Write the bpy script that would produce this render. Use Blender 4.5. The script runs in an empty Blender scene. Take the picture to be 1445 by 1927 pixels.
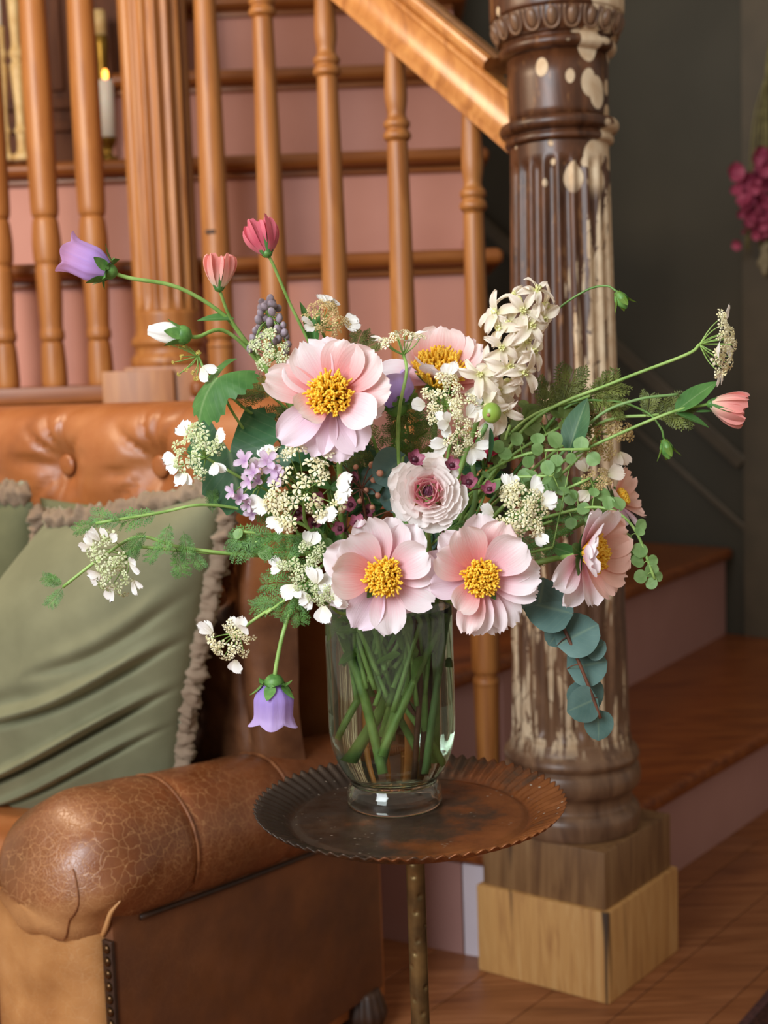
import bpy, bmesh, math, random
from mathutils import Vector, Matrix, noise as mnoise
random.seed(7)
PI = math.pi
sin, cos, sqrt = math.sin, math.cos, math.sqrt
SC = bpy.context.scene
COL = SC.collection

# ---------------------------------------------------------------- camera, world, light
FPX, PITCH, ROLL, EYE = 2350.0, math.radians(5.8), math.radians(-1.99), 0.85
CAMLOC = Vector((0, 0, EYE))
CAMROT = Matrix.Rotation(PI / 2 - PITCH, 3, 'X') @ Matrix.Rotation(ROLL, 3, 'Z')
cam = bpy.data.cameras.new('camera')
cam_o = bpy.data.objects.new('camera', cam)
COL.objects.link(cam_o)
cam_o.matrix_world = Matrix.Translation(CAMLOC) @ CAMROT.to_4x4()
cam.sensor_fit = 'VERTICAL'
cam.sensor_height = 36.0
cam.lens = FPX / 1927 * 36.0
cam.clip_start = 0.05
cam.dof.use_dof = True
cam.dof.focus_distance = 1.0
cam.dof.aperture_fstop = 6.0
SC.camera = cam_o

def lin(h):
    c = [int(h[i:i + 2], 16) / 255 for i in (0, 2, 4)]
    return tuple(x / 12.92 if x <= 0.04045 else ((x + 0.055) / 1.055) ** 2.4 for x in c) + (1.0,)

world = bpy.data.worlds.new('world')
SC.world = world
world.use_nodes = True
world.node_tree.nodes['Background'].inputs[0].default_value = lin('FFEEDC')
world.node_tree.nodes['Background'].inputs[1].default_value = 0.43

def area(name, loc, target, sx, sy, power, color):
    l = bpy.data.lights.new(name, 'AREA')
    l.shape = 'RECTANGLE'
    l.size, l.size_y, l.energy, l.color = sx, sy, power, color
    o = bpy.data.objects.new(name, l)
    COL.objects.link(o)
    o.location = loc
    o.rotation_euler = (Vector(target) - Vector(loc)).to_track_quat('-Z', 'Y').to_euler()
    return o

area('window_daylight', (-1.25, -0.75, 1.75), (0.05, 1.15, 0.7), 1.1, 1.3, 74, (0.90, 0.95, 1.0))
area('warm_stair_lamp', (-1.0, 1.35, 1.72), (-0.05, 2.3, 0.95), 0.4, 0.4, 13, (1.0, 0.76, 0.52))  # warm light from the upper left on the stair, lamp out of view
area('right_warm_light', (1.1, 0.3, 2.3), (0.4, 1.8, 0.6), 0.6, 0.6, 1.0, (1.0, 0.84, 0.66))  # weak warm area light high on the right, source unseen
SC.view_settings.view_transform = 'Standard'
SC.view_settings.look = 'None'
SC.view_settings.gamma = 1.0
SC.view_settings.use_curve_mapping = False
SC.view_settings.exposure = 0.0

# ---------------------------------------------------------------- geometry helpers
def ray(px, py):
    return CAMROT @ Vector(((px - 722.5) / FPX, -(py - 963.5) / FPX, -1.0))

def P(px, py, Y):
    r = ray(px, py)
    return CAMLOC + r * (Y / r.y)

def PZ(px, py, Z):
    r = ray(px, py)
    return CAMLOC + r * ((Z - EYE) / r.z)

def V(*a):
    return Vector(a)

class MB:
    """Collects vertices, faces and UVs of one mesh."""
    def __init__(self):
        self.v, self.f, self.uv = [], [], []
    def add(self, verts, faces, uvs=None):
        n = len(self.v)
        self.v += [Vector(p) for p in verts]
        self.f += [tuple(i + n for i in f) for f in faces]
        self.uv += uvs if uvs else [(0.5, 0.5)] * len(verts)
    def grid(self, fn, nu, nv, closed_u=False):
        """fn(i/nu, j/nv) -> point; quads over the grid."""
        n = len(self.v)
        cu = nu if closed_u else nu + 1
        for j in range(nv + 1):
            for i in range(cu):
                self.v.append(Vector(fn(i / nu, j / nv)))
                self.uv.append((i / nu, j / nv))
        for j in range(nv):
            for i in range(nu):
                a, b = n + j * cu + i, n + j * cu + (i + 1) % cu
                self.f.append((a, b, b + cu, a + cu))
    def tube(self, pts, rad, seg=8, smooth=4, cap=True):
        pts = catmull(pts, smooth) if smooth > 1 else [Vector(p) for p in pts]
        n = len(pts)
        if isinstance(rad, (int, float)):
            rad = [rad, rad]
        rr = []
        for i in range(n):
            t = i / (n - 1) * (len(rad) - 1)
            k = min(int(t), len(rad) - 2)
            rr.append(rad[k] + (rad[k + 1] - rad[k]) * (t - k))
        up = Vector((0.13, 0.97, 0.2))
        base = len(self.v)
        side = None
        for i in range(n):
            d = (pts[min(i + 1, n - 1)] - pts[max(i - 1, 0)])
            d = d.normalized() if d.length > 1e-9 else Vector((0, 0, 1))
            if side is None:
                side = d.cross(up)
                if side.length < 0.1:
                    side = d.cross(Vector((1, 0, 0)))
            side = (side - d * side.dot(d)).normalized()
            up2 = d.cross(side)
            for k in range(seg):
                a = 2 * PI * k / seg
                self.v.append(pts[i] + (side * cos(a) + up2 * sin(a)) * rr[i])
                self.uv.append((k / seg, i / (n - 1)))
        for i in range(n - 1):
            for k in range(seg):
                a, b = base + i * seg + k, base + i * seg + (k + 1) % seg
                self.f.append((a, b, b + seg, a + seg))
        if cap:
            self.f.append(tuple(base + k for k in reversed(range(seg))))
            self.f.append(tuple(base + (n - 1) * seg + k for k in range(seg)))
    def lathe(self, prof, seg=32, c=(0, 0, 0), rmod=None, caps=True):
        c = Vector(c)
        base = len(self.v)
        for j, (r, z) in enumerate(prof):
            for k in range(seg):
                a = 2 * PI * k / seg
                r2 = rmod(r, z, a) if rmod else r
                self.v.append(c + Vector((r2 * cos(a), r2 * sin(a), z)))
                self.uv.append((k / seg, j / max(1, len(prof) - 1)))
        for j in range(len(prof) - 1):
            for k in range(seg):
                a, b = base + j * seg + k, base + j * seg + (k + 1) % seg
                self.f.append((a, b, b + seg, a + seg))
        if caps:
            self.f.append(tuple(base + k for k in reversed(range(seg))))
            m = base + (len(prof) - 1) * seg
            self.f.append(tuple(m + k for k in range(seg)))
    def box(self, c, ex, ey, ez, bev=0.0):
        """Box with centre c and half-extent vectors, edges chamfered by bev."""
        c, ex, ey, ez = Vector(c), Vector(ex), Vector(ey), Vector(ez)
        lx, ly, lz = ex.length, ey.length, ez.length
        bm = bmesh.new()
        bmesh.ops.create_cube(bm, size=2.0)
        for v in bm.verts:
            v.co = Vector((v.co.x * lx, v.co.y * ly, v.co.z * lz))
        if bev > 0:
            bmesh.ops.bevel(bm, geom=bm.edges[:], offset=min(bev, lx * .9, ly * .9, lz * .9), segments=2, affect='EDGES', profile=0.6)
        bm.verts.index_update()
        self.add([c + ex / lx * v.co.x + ey / ly * v.co.y + ez / lz * v.co.z for v in bm.verts],
                 [tuple(v.index for v in f.verts) for f in bm.faces])
        bm.free()
    def prism(self, poly, z0, z1):
        """Vertical prism over a plan polygon [(x, y)]."""
        n = len(poly)
        s = sum(poly[i][0] * poly[(i + 1) % n][1] - poly[(i + 1) % n][0] * poly[i][1] for i in range(n))
        if s < 0:
            poly = list(reversed(poly))
        vs = [Vector((x, y, z0)) for x, y in poly] + [Vector((x, y, z1)) for x, y in poly]
        fs = [tuple(reversed(range(n))), tuple(range(n, 2 * n))]
        fs += [(i, (i + 1) % n, n + (i + 1) % n, n + i) for i in range(n)]
        self.add(vs, fs)
    def ell(self, c, rx, ry, rz, seg=10, rings=7, M=None):
        c = Vector(c)
        M = M or Matrix.Identity(3)
        def fn(u, v):
            a, b = 2 * PI * u, PI * (v - 0.5) * 0.999
            return c + M @ Vector((rx * cos(a) * cos(b), ry * sin(a) * cos(b), rz * sin(b)))
        self.grid(fn, seg, rings, True)
    def mesh(self, name, off=Vector((0, 0, 0)), smooth=True, angle=None):
        me = bpy.data.meshes.new(name)
        me.from_pydata([tuple(p - off) for p in self.v], [], self.f)
        uvl = me.uv_layers.new(name='UVMap')
        li = [0] * len(me.loops)
        me.loops.foreach_get('vertex_index', li)
        flat = []
        for i in li:
            flat += self.uv[i]
        uvl.data.foreach_set('uv', flat)
        if smooth:
            me.polygons.foreach_set('use_smooth', [True] * len(me.polygons))
            if angle:
                me.set_sharp_from_angle(angle=math.radians(angle))
        me.update()
        return me

def catmull(pts, n):
    pts = [Vector(p) for p in pts]
    if len(pts) < 3:
        return [pts[0].lerp(pts[-1], i / n) for i in range(n + 1)]
    out = []
    for i in range(len(pts) - 1):
        p1, p2 = pts[i], pts[i + 1]
        p0 = pts[i - 1] if i else p1 * 2 - p2
        p3 = pts[i + 2] if i + 2 < len(pts) else p2 * 2 - p1
        for k in range(n):
            t = k / n
            out.append(0.5 * ((2 * p1) + (p2 - p0) * t + (2 * p0 - 5 * p1 + 4 * p2 - p3) * t * t + (3 * p1 - p0 - 3 * p2 + p3) * t ** 3))
    out.append(pts[-1])
    return out

WM = {}
def tag(o, label=None, cat=None, group=None, kind=None):
    if label: o['label'] = label
    if cat: o['category'] = cat
    if group: o['group'] = group
    if kind: o['kind'] = kind
    return o

def thing(name, loc, label, cat, group=None):
    o = bpy.data.objects.new(name, None)
    o.empty_display_size = 0.02
    COL.objects.link(o)
    o.location = loc
    WM[o.name] = Matrix.Translation(Vector(loc))
    return tag(o, label, cat, group)

def put(name, me, M, parent=None, m=None, label=None, kind=None):
    """Link a mesh with world matrix M under parent."""
    o = bpy.data.objects.new(name, me)
    if m is not None and not me.materials:
        me.materials.append(m)
    COL.objects.link(o)
    if parent is not None:
        o.parent = parent
        o.matrix_local = WM[parent.name].inverted() @ M
    else:
        o.matrix_world = M
    WM[o.name] = M
    if label: o['label'] = label
    if kind: o['kind'] = kind
    return o

def obj(name, mb, m, parent=None, loc=None, smooth=True, angle=None, label=None, kind=None):
    """A mesh given in world coordinates; its origin is the parent's (or loc)."""
    L = WM[parent.name].translation.copy() if parent is not None else Vector(loc or (0, 0, 0))
    return put(name, mb.mesh(name, L, smooth, angle), Matrix.Translation(L), parent, m, label, kind)

def frame(loc, z, x=None, roll=0.0, scale=1.0):
    """World matrix with local +Z along z (and local +X near x)."""
    z = Vector(z).normalized()
    x = Vector(x) if x is not None else (Vector((1, 0, 0)) if abs(z.x) < 0.9 else Vector((0, 0, 1)))
    x = (x - z * x.dot(z))
    if x.length < 1e-5:
        x = z.orthogonal()
    x.normalize()
    y = z.cross(x)
    M = Matrix((x, y, z)).transposed().to_4x4()
    return Matrix.Translation(Vector(loc)) @ M @ Matrix.Rotation(roll, 4, 'Z') @ Matrix.Scale(scale, 4)

# ---------------------------------------------------------------- material helpers
class NT:
    def __init__(self, name, rough=0.5, spec=0.5):
        self.m = bpy.data.materials.new(name)
        self.m.use_nodes = True
        self.t = self.m.node_tree
        self.b = self.t.nodes['Principled BSDF']
        self.out = self.t.nodes['Material Output']
        self.b.inputs['Roughness'].default_value = rough
        self.b.inputs['Specular IOR Level'].default_value = spec
        self.tc = None
    def n(self, typ, **kw):
        nd = self.t.nodes.new(typ)
        for k, v in kw.items():
            if hasattr(nd, k) and k not in nd.inputs:
                setattr(nd, k, v)
            else:
                self.set(nd, k, v)
        return nd
    def set(self, nd, k, v):
        s = nd.inputs[k]
        if isinstance(v, bpy.types.NodeSocket):
            self.t.links.new(v, s)
        else:
            s.default_value = v
    def coord(self, which='Object', scale=(1, 1, 1), rot=(0, 0, 0)):
        if self.tc is None:
            self.tc = self.n('ShaderNodeTexCoord')
        mp = self.n('ShaderNodeMapping')
        self.t.links.new(self.tc.outputs[which], mp.inputs['Vector'])
        mp.inputs['Scale'].default_value = scale
        mp.inputs['Rotation'].default_value = rot
        return mp.outputs[0]
    def noise(self, vec, scale=5.0, detail=3.0, rough=0.5, dist=0.0):
        nd = self.n('ShaderNodeTexNoise')
        self.t.links.new(vec, nd.inputs['Vector'])
        for k, v in (('Scale', scale), ('Detail', detail), ('Roughness', rough), ('Distortion', dist)):
            nd.inputs[k].default_value = v
        return nd.outputs['Fac']
    def voro(self, vec, scale, feature='DISTANCE_TO_EDGE'):
        nd = self.n('ShaderNodeTexVoronoi')
        nd.feature = feature
        self.t.links.new(vec, nd.inputs['Vector'])
        nd.inputs['Scale'].default_value = scale
        return nd.outputs['Distance']
    def ramp(self, fac, stops, interp='LINEAR'):
        nd = self.n('ShaderNodeValToRGB')
        nd.color_ramp.interpolation = interp
        e = nd.color_ramp.elements
        while len(e) < len(stops):
            e.new(0.5)
        for k, (p, c) in enumerate(stops):
            e[k].position = p
            e[k].color = lin(c) if isinstance(c, str) else (c, c, c, 1)
        self.t.links.new(fac, nd.inputs[0])
        return nd.outputs[0]
    def math(self, op, a, b=0.0, c=0.0, clamp=False):
        nd = self.n('ShaderNodeMath')
        nd.operation = op
        nd.use_clamp = clamp
        for i, v in enumerate((a, b, c)):
            if isinstance(v, bpy.types.NodeSocket):
                self.t.links.new(v, nd.inputs[i])
            else:
                nd.inputs[i].default_value = v
        return nd.outputs[0]
    def mix(self, fac, a, b, mode='MIX'):
        nd = self.n('ShaderNodeMix')
        nd.data_type = 'RGBA'
        nd.blend_type = mode
        for i, v in ((0, fac), (6, a), (7, b)):
            if isinstance(v, bpy.types.NodeSocket):
                self.t.links.new(v, nd.inputs[i])
            else:
                nd.inputs[i].default_value = lin(v) if isinstance(v, str) else v
        return nd.outputs[2]
    def xyz(self, vec):
        nd = self.n('ShaderNodeSeparateXYZ')
        self.t.links.new(vec, nd.inputs[0])
        return nd.outputs
    def color(self, v):
        self.set(self.b, 'Base Color', lin(v) if isinstance(v, str) else v)
        return self
    def bump(self, h, strength=0.2, dist=0.01):
        nd = self.n('ShaderNodeBump')
        nd.inputs['Strength'].default_value = strength
        nd.inputs['Distance'].default_value = dist
        self.t.links.new(h, nd.inputs['Height'])
        self.t.links.new(nd.outputs[0], self.b.inputs['Normal'])
    def translucent(self, col, amt):
        tr = self.n('ShaderNodeBsdfTranslucent')
        self.set(tr, 'Color', lin(col) if isinstance(col, str) else col)
        mx = self.n('ShaderNodeMixShader')
        mx.inputs[0].default_value = amt
        self.t.links.new(self.b.outputs[0], mx.inputs[1])
        self.t.links.new(tr.outputs[0], mx.inputs[2])
        self.t.links.new(mx.outputs[0], self.out.inputs['Surface'])

def wood(name, cols, scale=(6, 60, 60), rough=0.45, rot=(0, 0, 0), bump=0.1, knots=False, coat=0.0):
    t = NT(name, rough)
    v = t.coord('Object', scale, rot)
    a = t.noise(v, 1.0, 5, 0.6, 1.2)
    c = t.ramp(a, [(0.28, cols[0]), (0.5, cols[1]), (0.72, cols[2])])
    big = t.noise(t.coord('Object', (3, 3, 3)), 1.5, 2)
    c = t.mix(t.math('MULTIPLY', big, 0.35), c, cols[0], 'MIX')
    if knots:
        k = t.noise(t.coord('Object', (scale[0] * .9, scale[1] * .35, scale[2] * .35), rot), 1.0, 2)
        k = t.ramp(k, [(0.66, 0.0), (0.72, 1.0)])
        c = t.mix(k, c, knots)
    t.color(c)
    t.b.inputs['Coat Weight'].default_value = coat
    t.b.inputs['Coat Roughness'].default_value = 0.25
    t.bump(a, bump, 0.003)
    return t.m

def plain(name, col, col2=None, rough=0.5, scale=30, spec=0.5, metal=0.0, bump=0.0):
    t = NT(name, rough, spec)
    n = t.noise(t.coord('Object'), scale, 3)
    t.color(t.ramp(n, [(0.35, col), (0.65, col2 or col)]))
    t.b.inputs['Metallic'].default_value = metal
    if bump:
        t.bump(n, bump, 0.004)
    return t.m

def leafmat(name, dark, light, rough=0.5, vein=0.25, trans=0.2, tcol=None):
    t = NT(name, rough, 0.35)
    n = t.noise(t.coord('Object'), 45, 3)
    c = t.ramp(n, [(0.3, dark), (0.7, light)])
    uv = t.xyz(t.coord('UV'))
    d = t.math('ABSOLUTE', t.math('SUBTRACT', uv[0], 0.5))
    rib = t.ramp(d, [(0.0, 1.0), (0.05, 0.0)])
    w = t.math('SINE', t.math('MULTIPLY', t.math('SUBTRACT', uv[1], t.math('MULTIPLY', d, 0.7)), 44))
    side = t.math('MULTIPLY', t.ramp(w, [(0.85, 0.0), (1.0, 1.0)]), 0.22)
    f = t.math('MULTIPLY', t.math('MAXIMUM', rib, side), vein)
    c = t.mix(f, c, 'B8CC98')
    t.color(c)
    t.translucent(tcol or light, trans)
    return t.m

def petalmat(name, base, mid, edge, trans=0.3, lo=0.0, hi=0.75, rough=0.55, tint=None):
    t = NT(name, rough, 0.25)
    uvv = t.coord('UV')
    uv = t.xyz(uvv)
    st = t.noise(t.coord('UV', (26, 1.6, 1)), 1.0, 3)
    v = t.math('ADD', uv[1], t.math('MULTIPLY', t.math('SUBTRACT', st, 0.5), 0.35))
    e = t.math('ABSOLUTE', t.math('SUBTRACT', uv[0], 0.5))
    v = t.math('ADD', v, t.math('MULTIPLY', e, 0.35))
    c = t.ramp(v, [(lo, base), ((lo + hi) / 2, mid), (hi, edge)])
    t.color(c)
    t.b.inputs['Sheen Weight'].default_value = 0.15
    t.translucent(c, trans)
    hb = t.noise(t.coord('UV', (40, 2.0, 1)), 1.0, 2)
    t.bump(hb, 0.18, 0.002)
    return t.m

# ================================================================ THE SETTING
OAK = wood('oak_floor', ('6A3D22', '8E5833', 'A87048'), (4, 60, 60), 0.4, (0, 0, math.radians(-50)), 0.15)
GOLDPINE = wood('honey_pine', ('824C1E', 'A66C36', 'BA8244'), (40, 40, 3.5), 0.45, bump=0.06, coat=0.08)
RAILWOOD = wood('rail_pine', ('8E5424', 'BE7E40', 'D89C58'), (30, 30, 9), 0.3, bump=0.08, coat=0.35)
TREADWOOD = wood('tread_wood', ('5E2C10', '824419', '9C5C28'), (5, 45, 45), 0.4, (0, 0, math.radians(-50)), 0.1, coat=0.2)
NOSEWOOD = wood('nosing_wood', ('6C3812', '965824', 'AC6C32'), (3, 45, 45), 0.4, bump=0.1)
PINK = plain('dusty_pink_paint', 'BE8474', 'C88E7E', 0.6, 4)
MAUVE = plain('mauve_paint', 'A27870', 'AC827A', 0.6, 4)
LITMAUVE = plain('window_lit_mauve', 'CFC4CC', 'D9CED6', 0.55, 8)  # side panel as lit by the window, light put into the colour
DARK = plain('olive_grey_paint', '3E3B30', '464236', 0.6, 3, 0.35)
DARKTRIM = plain('olive_brown_trim', '4E4638', '584E3E', 0.5, 9, 0.4)
BROWNWALL = wood('brown_panelling', ('42200C', '5E3216', '70401E'), (30, 30, 4), 0.75)

A_UP = Vector((-0.758, 0.652, 0))      # plan direction in which the lower flight climbs
A_RT = Vector((0.645, 0.764, 0))       # plan direction of its risers
WALL0, WALLD = Vector((0.89, 3.24, 0)), Vector((0.77, -0.64, 0)).normalized()
WALLN = Vector((-0.64, -0.77, 0)).normalized()

# floor: planks laid parallel to the first riser
fl = MB()
fl.box((0.2, 1.3, -0.035), (2.6, 0, 0), (0, 2.6, 0), (0, 0, 0.01))
floor = obj('floor', fl, OAK, kind='structure')
PW = 0.105
pk = 0
for i in range(-14, 16):
    c = V(0.35, 1.75, 0) + A_UP * (i * PW)
    ends = [-2.2]
    x = -2.2 + random.uniform(0.3, 1.1)
    while x < 2.2:
        ends.append(x)
        x += random.uniform(0.9, 1.3)
    ends.append(2.2)
    for a, b in zip(ends[:-1], ends[1:]):
        mid = c + A_RT * ((a + b) / 2)
        if mid.y > 3.4 or mid.y < 0.4 or mid.x < -1.6 or mid.x > 1.8:
            continue
        m = MB()
        m.box(mid + V(0, 0, -0.0125), A_RT * ((b - a) / 2 - 0.0008), A_UP * (PW / 2 - 0.0009), (0, 0, 0.0125), 0.0012)
        obj('plank', m, OAK, floor)

def wall_box(k0, k1, z0, z1, d0, d1):
    """A board on the sloping-side wall: along it from k0 to k1, standing d0..d1 off it."""
    a, b = WALL0 + WALLD * k0, WALL0 + WALLD * k1
    m = MB()
    poly = [(a + WALLN * d0)[:2], (b + WALLN * d0)[:2], (b + WALLN * d1)[:2], (a + WALLN * d1)[:2]]
    m.prism([tuple(p) for p in poly], z0, z1)
    return m
wall_right = obj('wall_right', wall_box(-2.6, 1.6, -0.02, 3.0, -0.1, 0.0), DARK, smooth=False, kind='structure')
# sloping wall string: cap moulding and board, following the steps down
def wall_pt(px, py):
    r = ray(px, py)
    t = (WALL0 - CAMLOC).dot(WALLN) / r.dot(WALLN)
    return CAMLOC + r * t
def wall_strip(name, p0, p1, w, d, mat):
    p0, p1 = Vector(p0), Vector(p1)
    dd = (p1 - p0).normalized()
    up = WALLN.cross(dd).normalized()
    if up.z < 0: up = -up
    m = MB()
    m.box((p0 + p1) / 2 + WALLN * d / 2, (p1 - p0) / 2, up * w / 2, WALLN * d / 2, 0.004)
    return obj(name, m, mat, smooth=False, kind='structure')
q0, q1 = wall_pt(1150, 640), wall_pt(1400, 872)
wall_strip('trim_1', q0 + (q0 - q1) * 1.2, q1, 0.036, 0.016, DARKTRIM)
q0, q1 = wall_pt(1150, 765), wall_pt(1445, 1030)
wall_strip('trim_2', q0 + (q0 - q1), q1 + (q1 - q0) * 0.25, 0.016, 0.012, DARKTRIM)
# door casing at the far right of the wall
kx = (wall_pt(1397, 500) - WALL0).dot(WALLD)
obj('door_1', wall_box(kx + 0.006, kx + 0.9, 0.17, 2.6, 0.0, 0.014), DARKTRIM, smooth=False, kind='structure')

# brown panelling behind the landing at the left
m = MB(); m.box((-1.2, 2.99, 1.7), (0.77, 0, 0), (0, 0.02, 0), (0, 0, 1.2))
wall_left = obj('wall_left', m, BROWNWALL, smooth=False, kind='structure')
for z in (1.47, 1.52, 1.95, 2.3):
    m = MB(); m.box((-1.2, 2.965, z), (0.76, 0, 0), (0, 0.008, 0), (0, 0, 0.012), 0.004)
    obj('panel_moulding', m, BROWNWALL, wall_left)
for k in range(6):
    m = MB(); m.box((-0.5 - k * 0.22, 2.966, 2.15), (0.018, 0, 0), (0, 0.007, 0), (0, 0, 0.6), 0.004)
    obj('panel_stile', m, BROWNWALL, wall_left)

# ---------------------------------------------------------------- staircase
Z1, Z2, Z3, Z4 = 0.17, 0.40, 0.64, 0.87
stair = thing('staircase', (0.5, 2.4, 0), 'wooden staircase with dusty pink risers turning behind the peeling post', 'staircase')
def offset_poly(poly, d):
    c = Vector((sum(p[0] for p in poly) / len(poly), sum(p[1] for p in poly) / len(poly)))
    return [tuple(Vector(p) + (c - Vector(p)).normalized() * d) for p in poly]
def tread(poly, z, mat=TREADWOOD):
    m = MB(); m.prism(poly, z - 0.03, z)
    o = obj('tread', m, mat, stair, smooth=False)
    b = o.modifiers.new('round', 'BEVEL'); b.width = 0.011; b.segments = 3; b.limit_method = 'ANGLE'
    return o
n1 = lambda k: (0.445 + 0.645 * k, 1.995 + 0.764 * k)
t1 = [(-0.06, 1.875), (0.113, 1.775), (0.19, 1.735), n1(-0.3), n1(1.05), tuple((WALL0 + WALLD * 0.36)[:2]), tuple((WALL0 - WALLD * 0.15)[:2]), (0.05, 2.25), (-0.12, 2.05)]
tread(t1, Z1)
n2 = [(-0.03, 1.885), (0.103, 1.916), (0.208, 2.043), (0.499, 2.621), (0.903, 3.212)]
t2 = n2 + [tuple((WALL0 - WALLD * 0.95)[:2]), (-0.2, 3.3), (-0.25, 2.05)]
tread(t2, Z2)
t3 = [(-0.15, 2.0), (-0.05, 2.06), (0.06, 2.2), (0.2, 2.42), (0.2, 2.9), (-0.5, 2.9), (-0.4, 2.15)]
tread(t3, Z3)
t4 = [(-0.33, 2.2), (-0.16, 2.24), (0.03, 2.36), (0.235, 2.44), (0.235, 2.75), (-1.5, 2.75), (-1.5, 2.35), (-0.36, 2.35)]
tread(t4, Z4, NOSEWOOD)
def riser_run(pts, z0, z1, mat, back=0.022, th=0.015):
    """Upright boards under a nosing polyline, set back behind it."""
    for a, b in zip(pts[:-1], pts[1:]):
        a, b = Vector((*a, 0)), Vector((*b, 0))
        d = (b - a).normalized()
        nrm = Vector((-d.y, d.x, 0))
        if nrm.dot(A_UP) < 0: nrm = -nrm
        m = MB()
        m.prism([tuple((p)[:2]) for p in (a + nrm * back, b + nrm * back, b + nrm * (back + th), a + nrm * (back + th))], z0, z1)
        obj('riser', m, mat, stair, smooth=False)
riser_run([n1(-0.3), n1(1.1)], 0.0, Z1 - 0.03, MAUVE)
riser_run(n2[1:], Z1, Z2 - 0.03, MAUVE)
riser_run(t3[:4], Z2, Z3 - 0.03, MAUVE)
riser_run(t4[:4], Z3, Z4 - 0.03, PINK)
# closed side of the lower steps under the balusters
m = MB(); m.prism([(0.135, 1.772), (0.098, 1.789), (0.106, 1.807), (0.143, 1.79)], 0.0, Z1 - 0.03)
obj('string_board', m, LITMAUVE, stair, smooth=False, label='pale end of the side panel beside the post, window light painted in')  # patch of window light on the side panel, built as a paler board
m = MB(); m.prism([(0.096, 1.790), (-0.2, 1.95), (-0.19, 1.968), (0.104, 1.808)], 0.0, Z1 - 0.03)
obj('string_board', m, MAUVE, stair, smooth=False)
m = MB(); m.prism([(0.1, 1.80), (-0.2, 1.95), (-0.19, 1.962), (0.105, 1.812)], 0.0, 0.03)
obj('skirting', m, TREADWOOD, stair, smooth=False)
# upper flight, facing the room
for j in range(6):
    y, z = 2.47 + 0.243 * j, Z4 + 0.235 * (j + 1)
    xl = -1.5 if j < 2 else -0.6
    m = MB(); m.box(((xl + 0.212) / 2, y + 0.008, z - 0.135), ((0.212 - xl) / 2, 0, 0), (0, 0.008, 0), (0, 0, 0.106))
    obj('riser', m, PINK, stair, smooth=False)
    m = MB()
    xr = 0.246
    prof = [(-0.030 - 0.0155 * sin(a), -0.0155 + 0.0155 * cos(a)) for a in [k * PI / 6 for k in range(7)]]
    prof = prof + [(0.28, -0.031), (0.28, 0.0)]
    n = len(prof)
    xs = [xl, xr - 0.012, xr - 0.005, xr]
    ins = [0, 0, 0.004, 0.011]
    vs = []
    for x, q in zip(xs, ins):
        for (py, pz) in prof:
            vs.append((x, y + py + (q if py < 0.1 else 0), z + (pz + 0.0155) * (1 - q * 40) - 0.0155))
    fs = [tuple(reversed(range(n))), tuple(range(3 * n, 4 * n))]
    for s in range(3):
        for k in range(n):
            a, b = s * n + k, s * n + (k + 1) % n
            fs.append((a, b, b + n, a + n))
    m.add(vs, fs)
    obj('tread', m, NOSEWOOD, stair, angle=40)
    # cove moulding under the nosing
    m = MB(); m.box(((xl + 0.212) / 2, y - 0.006, z - 0.038), ((0.212 - xl) / 2, 0, 0), (0, 0.007, 0), (0, 0, 0.007), 0.003)
    obj('cove_moulding', m, NOSEWOOD, stair)
m = MB(); m.box((-0.63, 3.24, 1.1), (0.84, 0, 0), (0, 0.3, 0), (0, 0, 0.22))
m.box((0.2, 3.1, 1.0), (0.012, 0, 0), (0, 0.58, 0), (0, 0, 0.15))
obj('carcass', m, MAUVE, stair, smooth=False)

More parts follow.
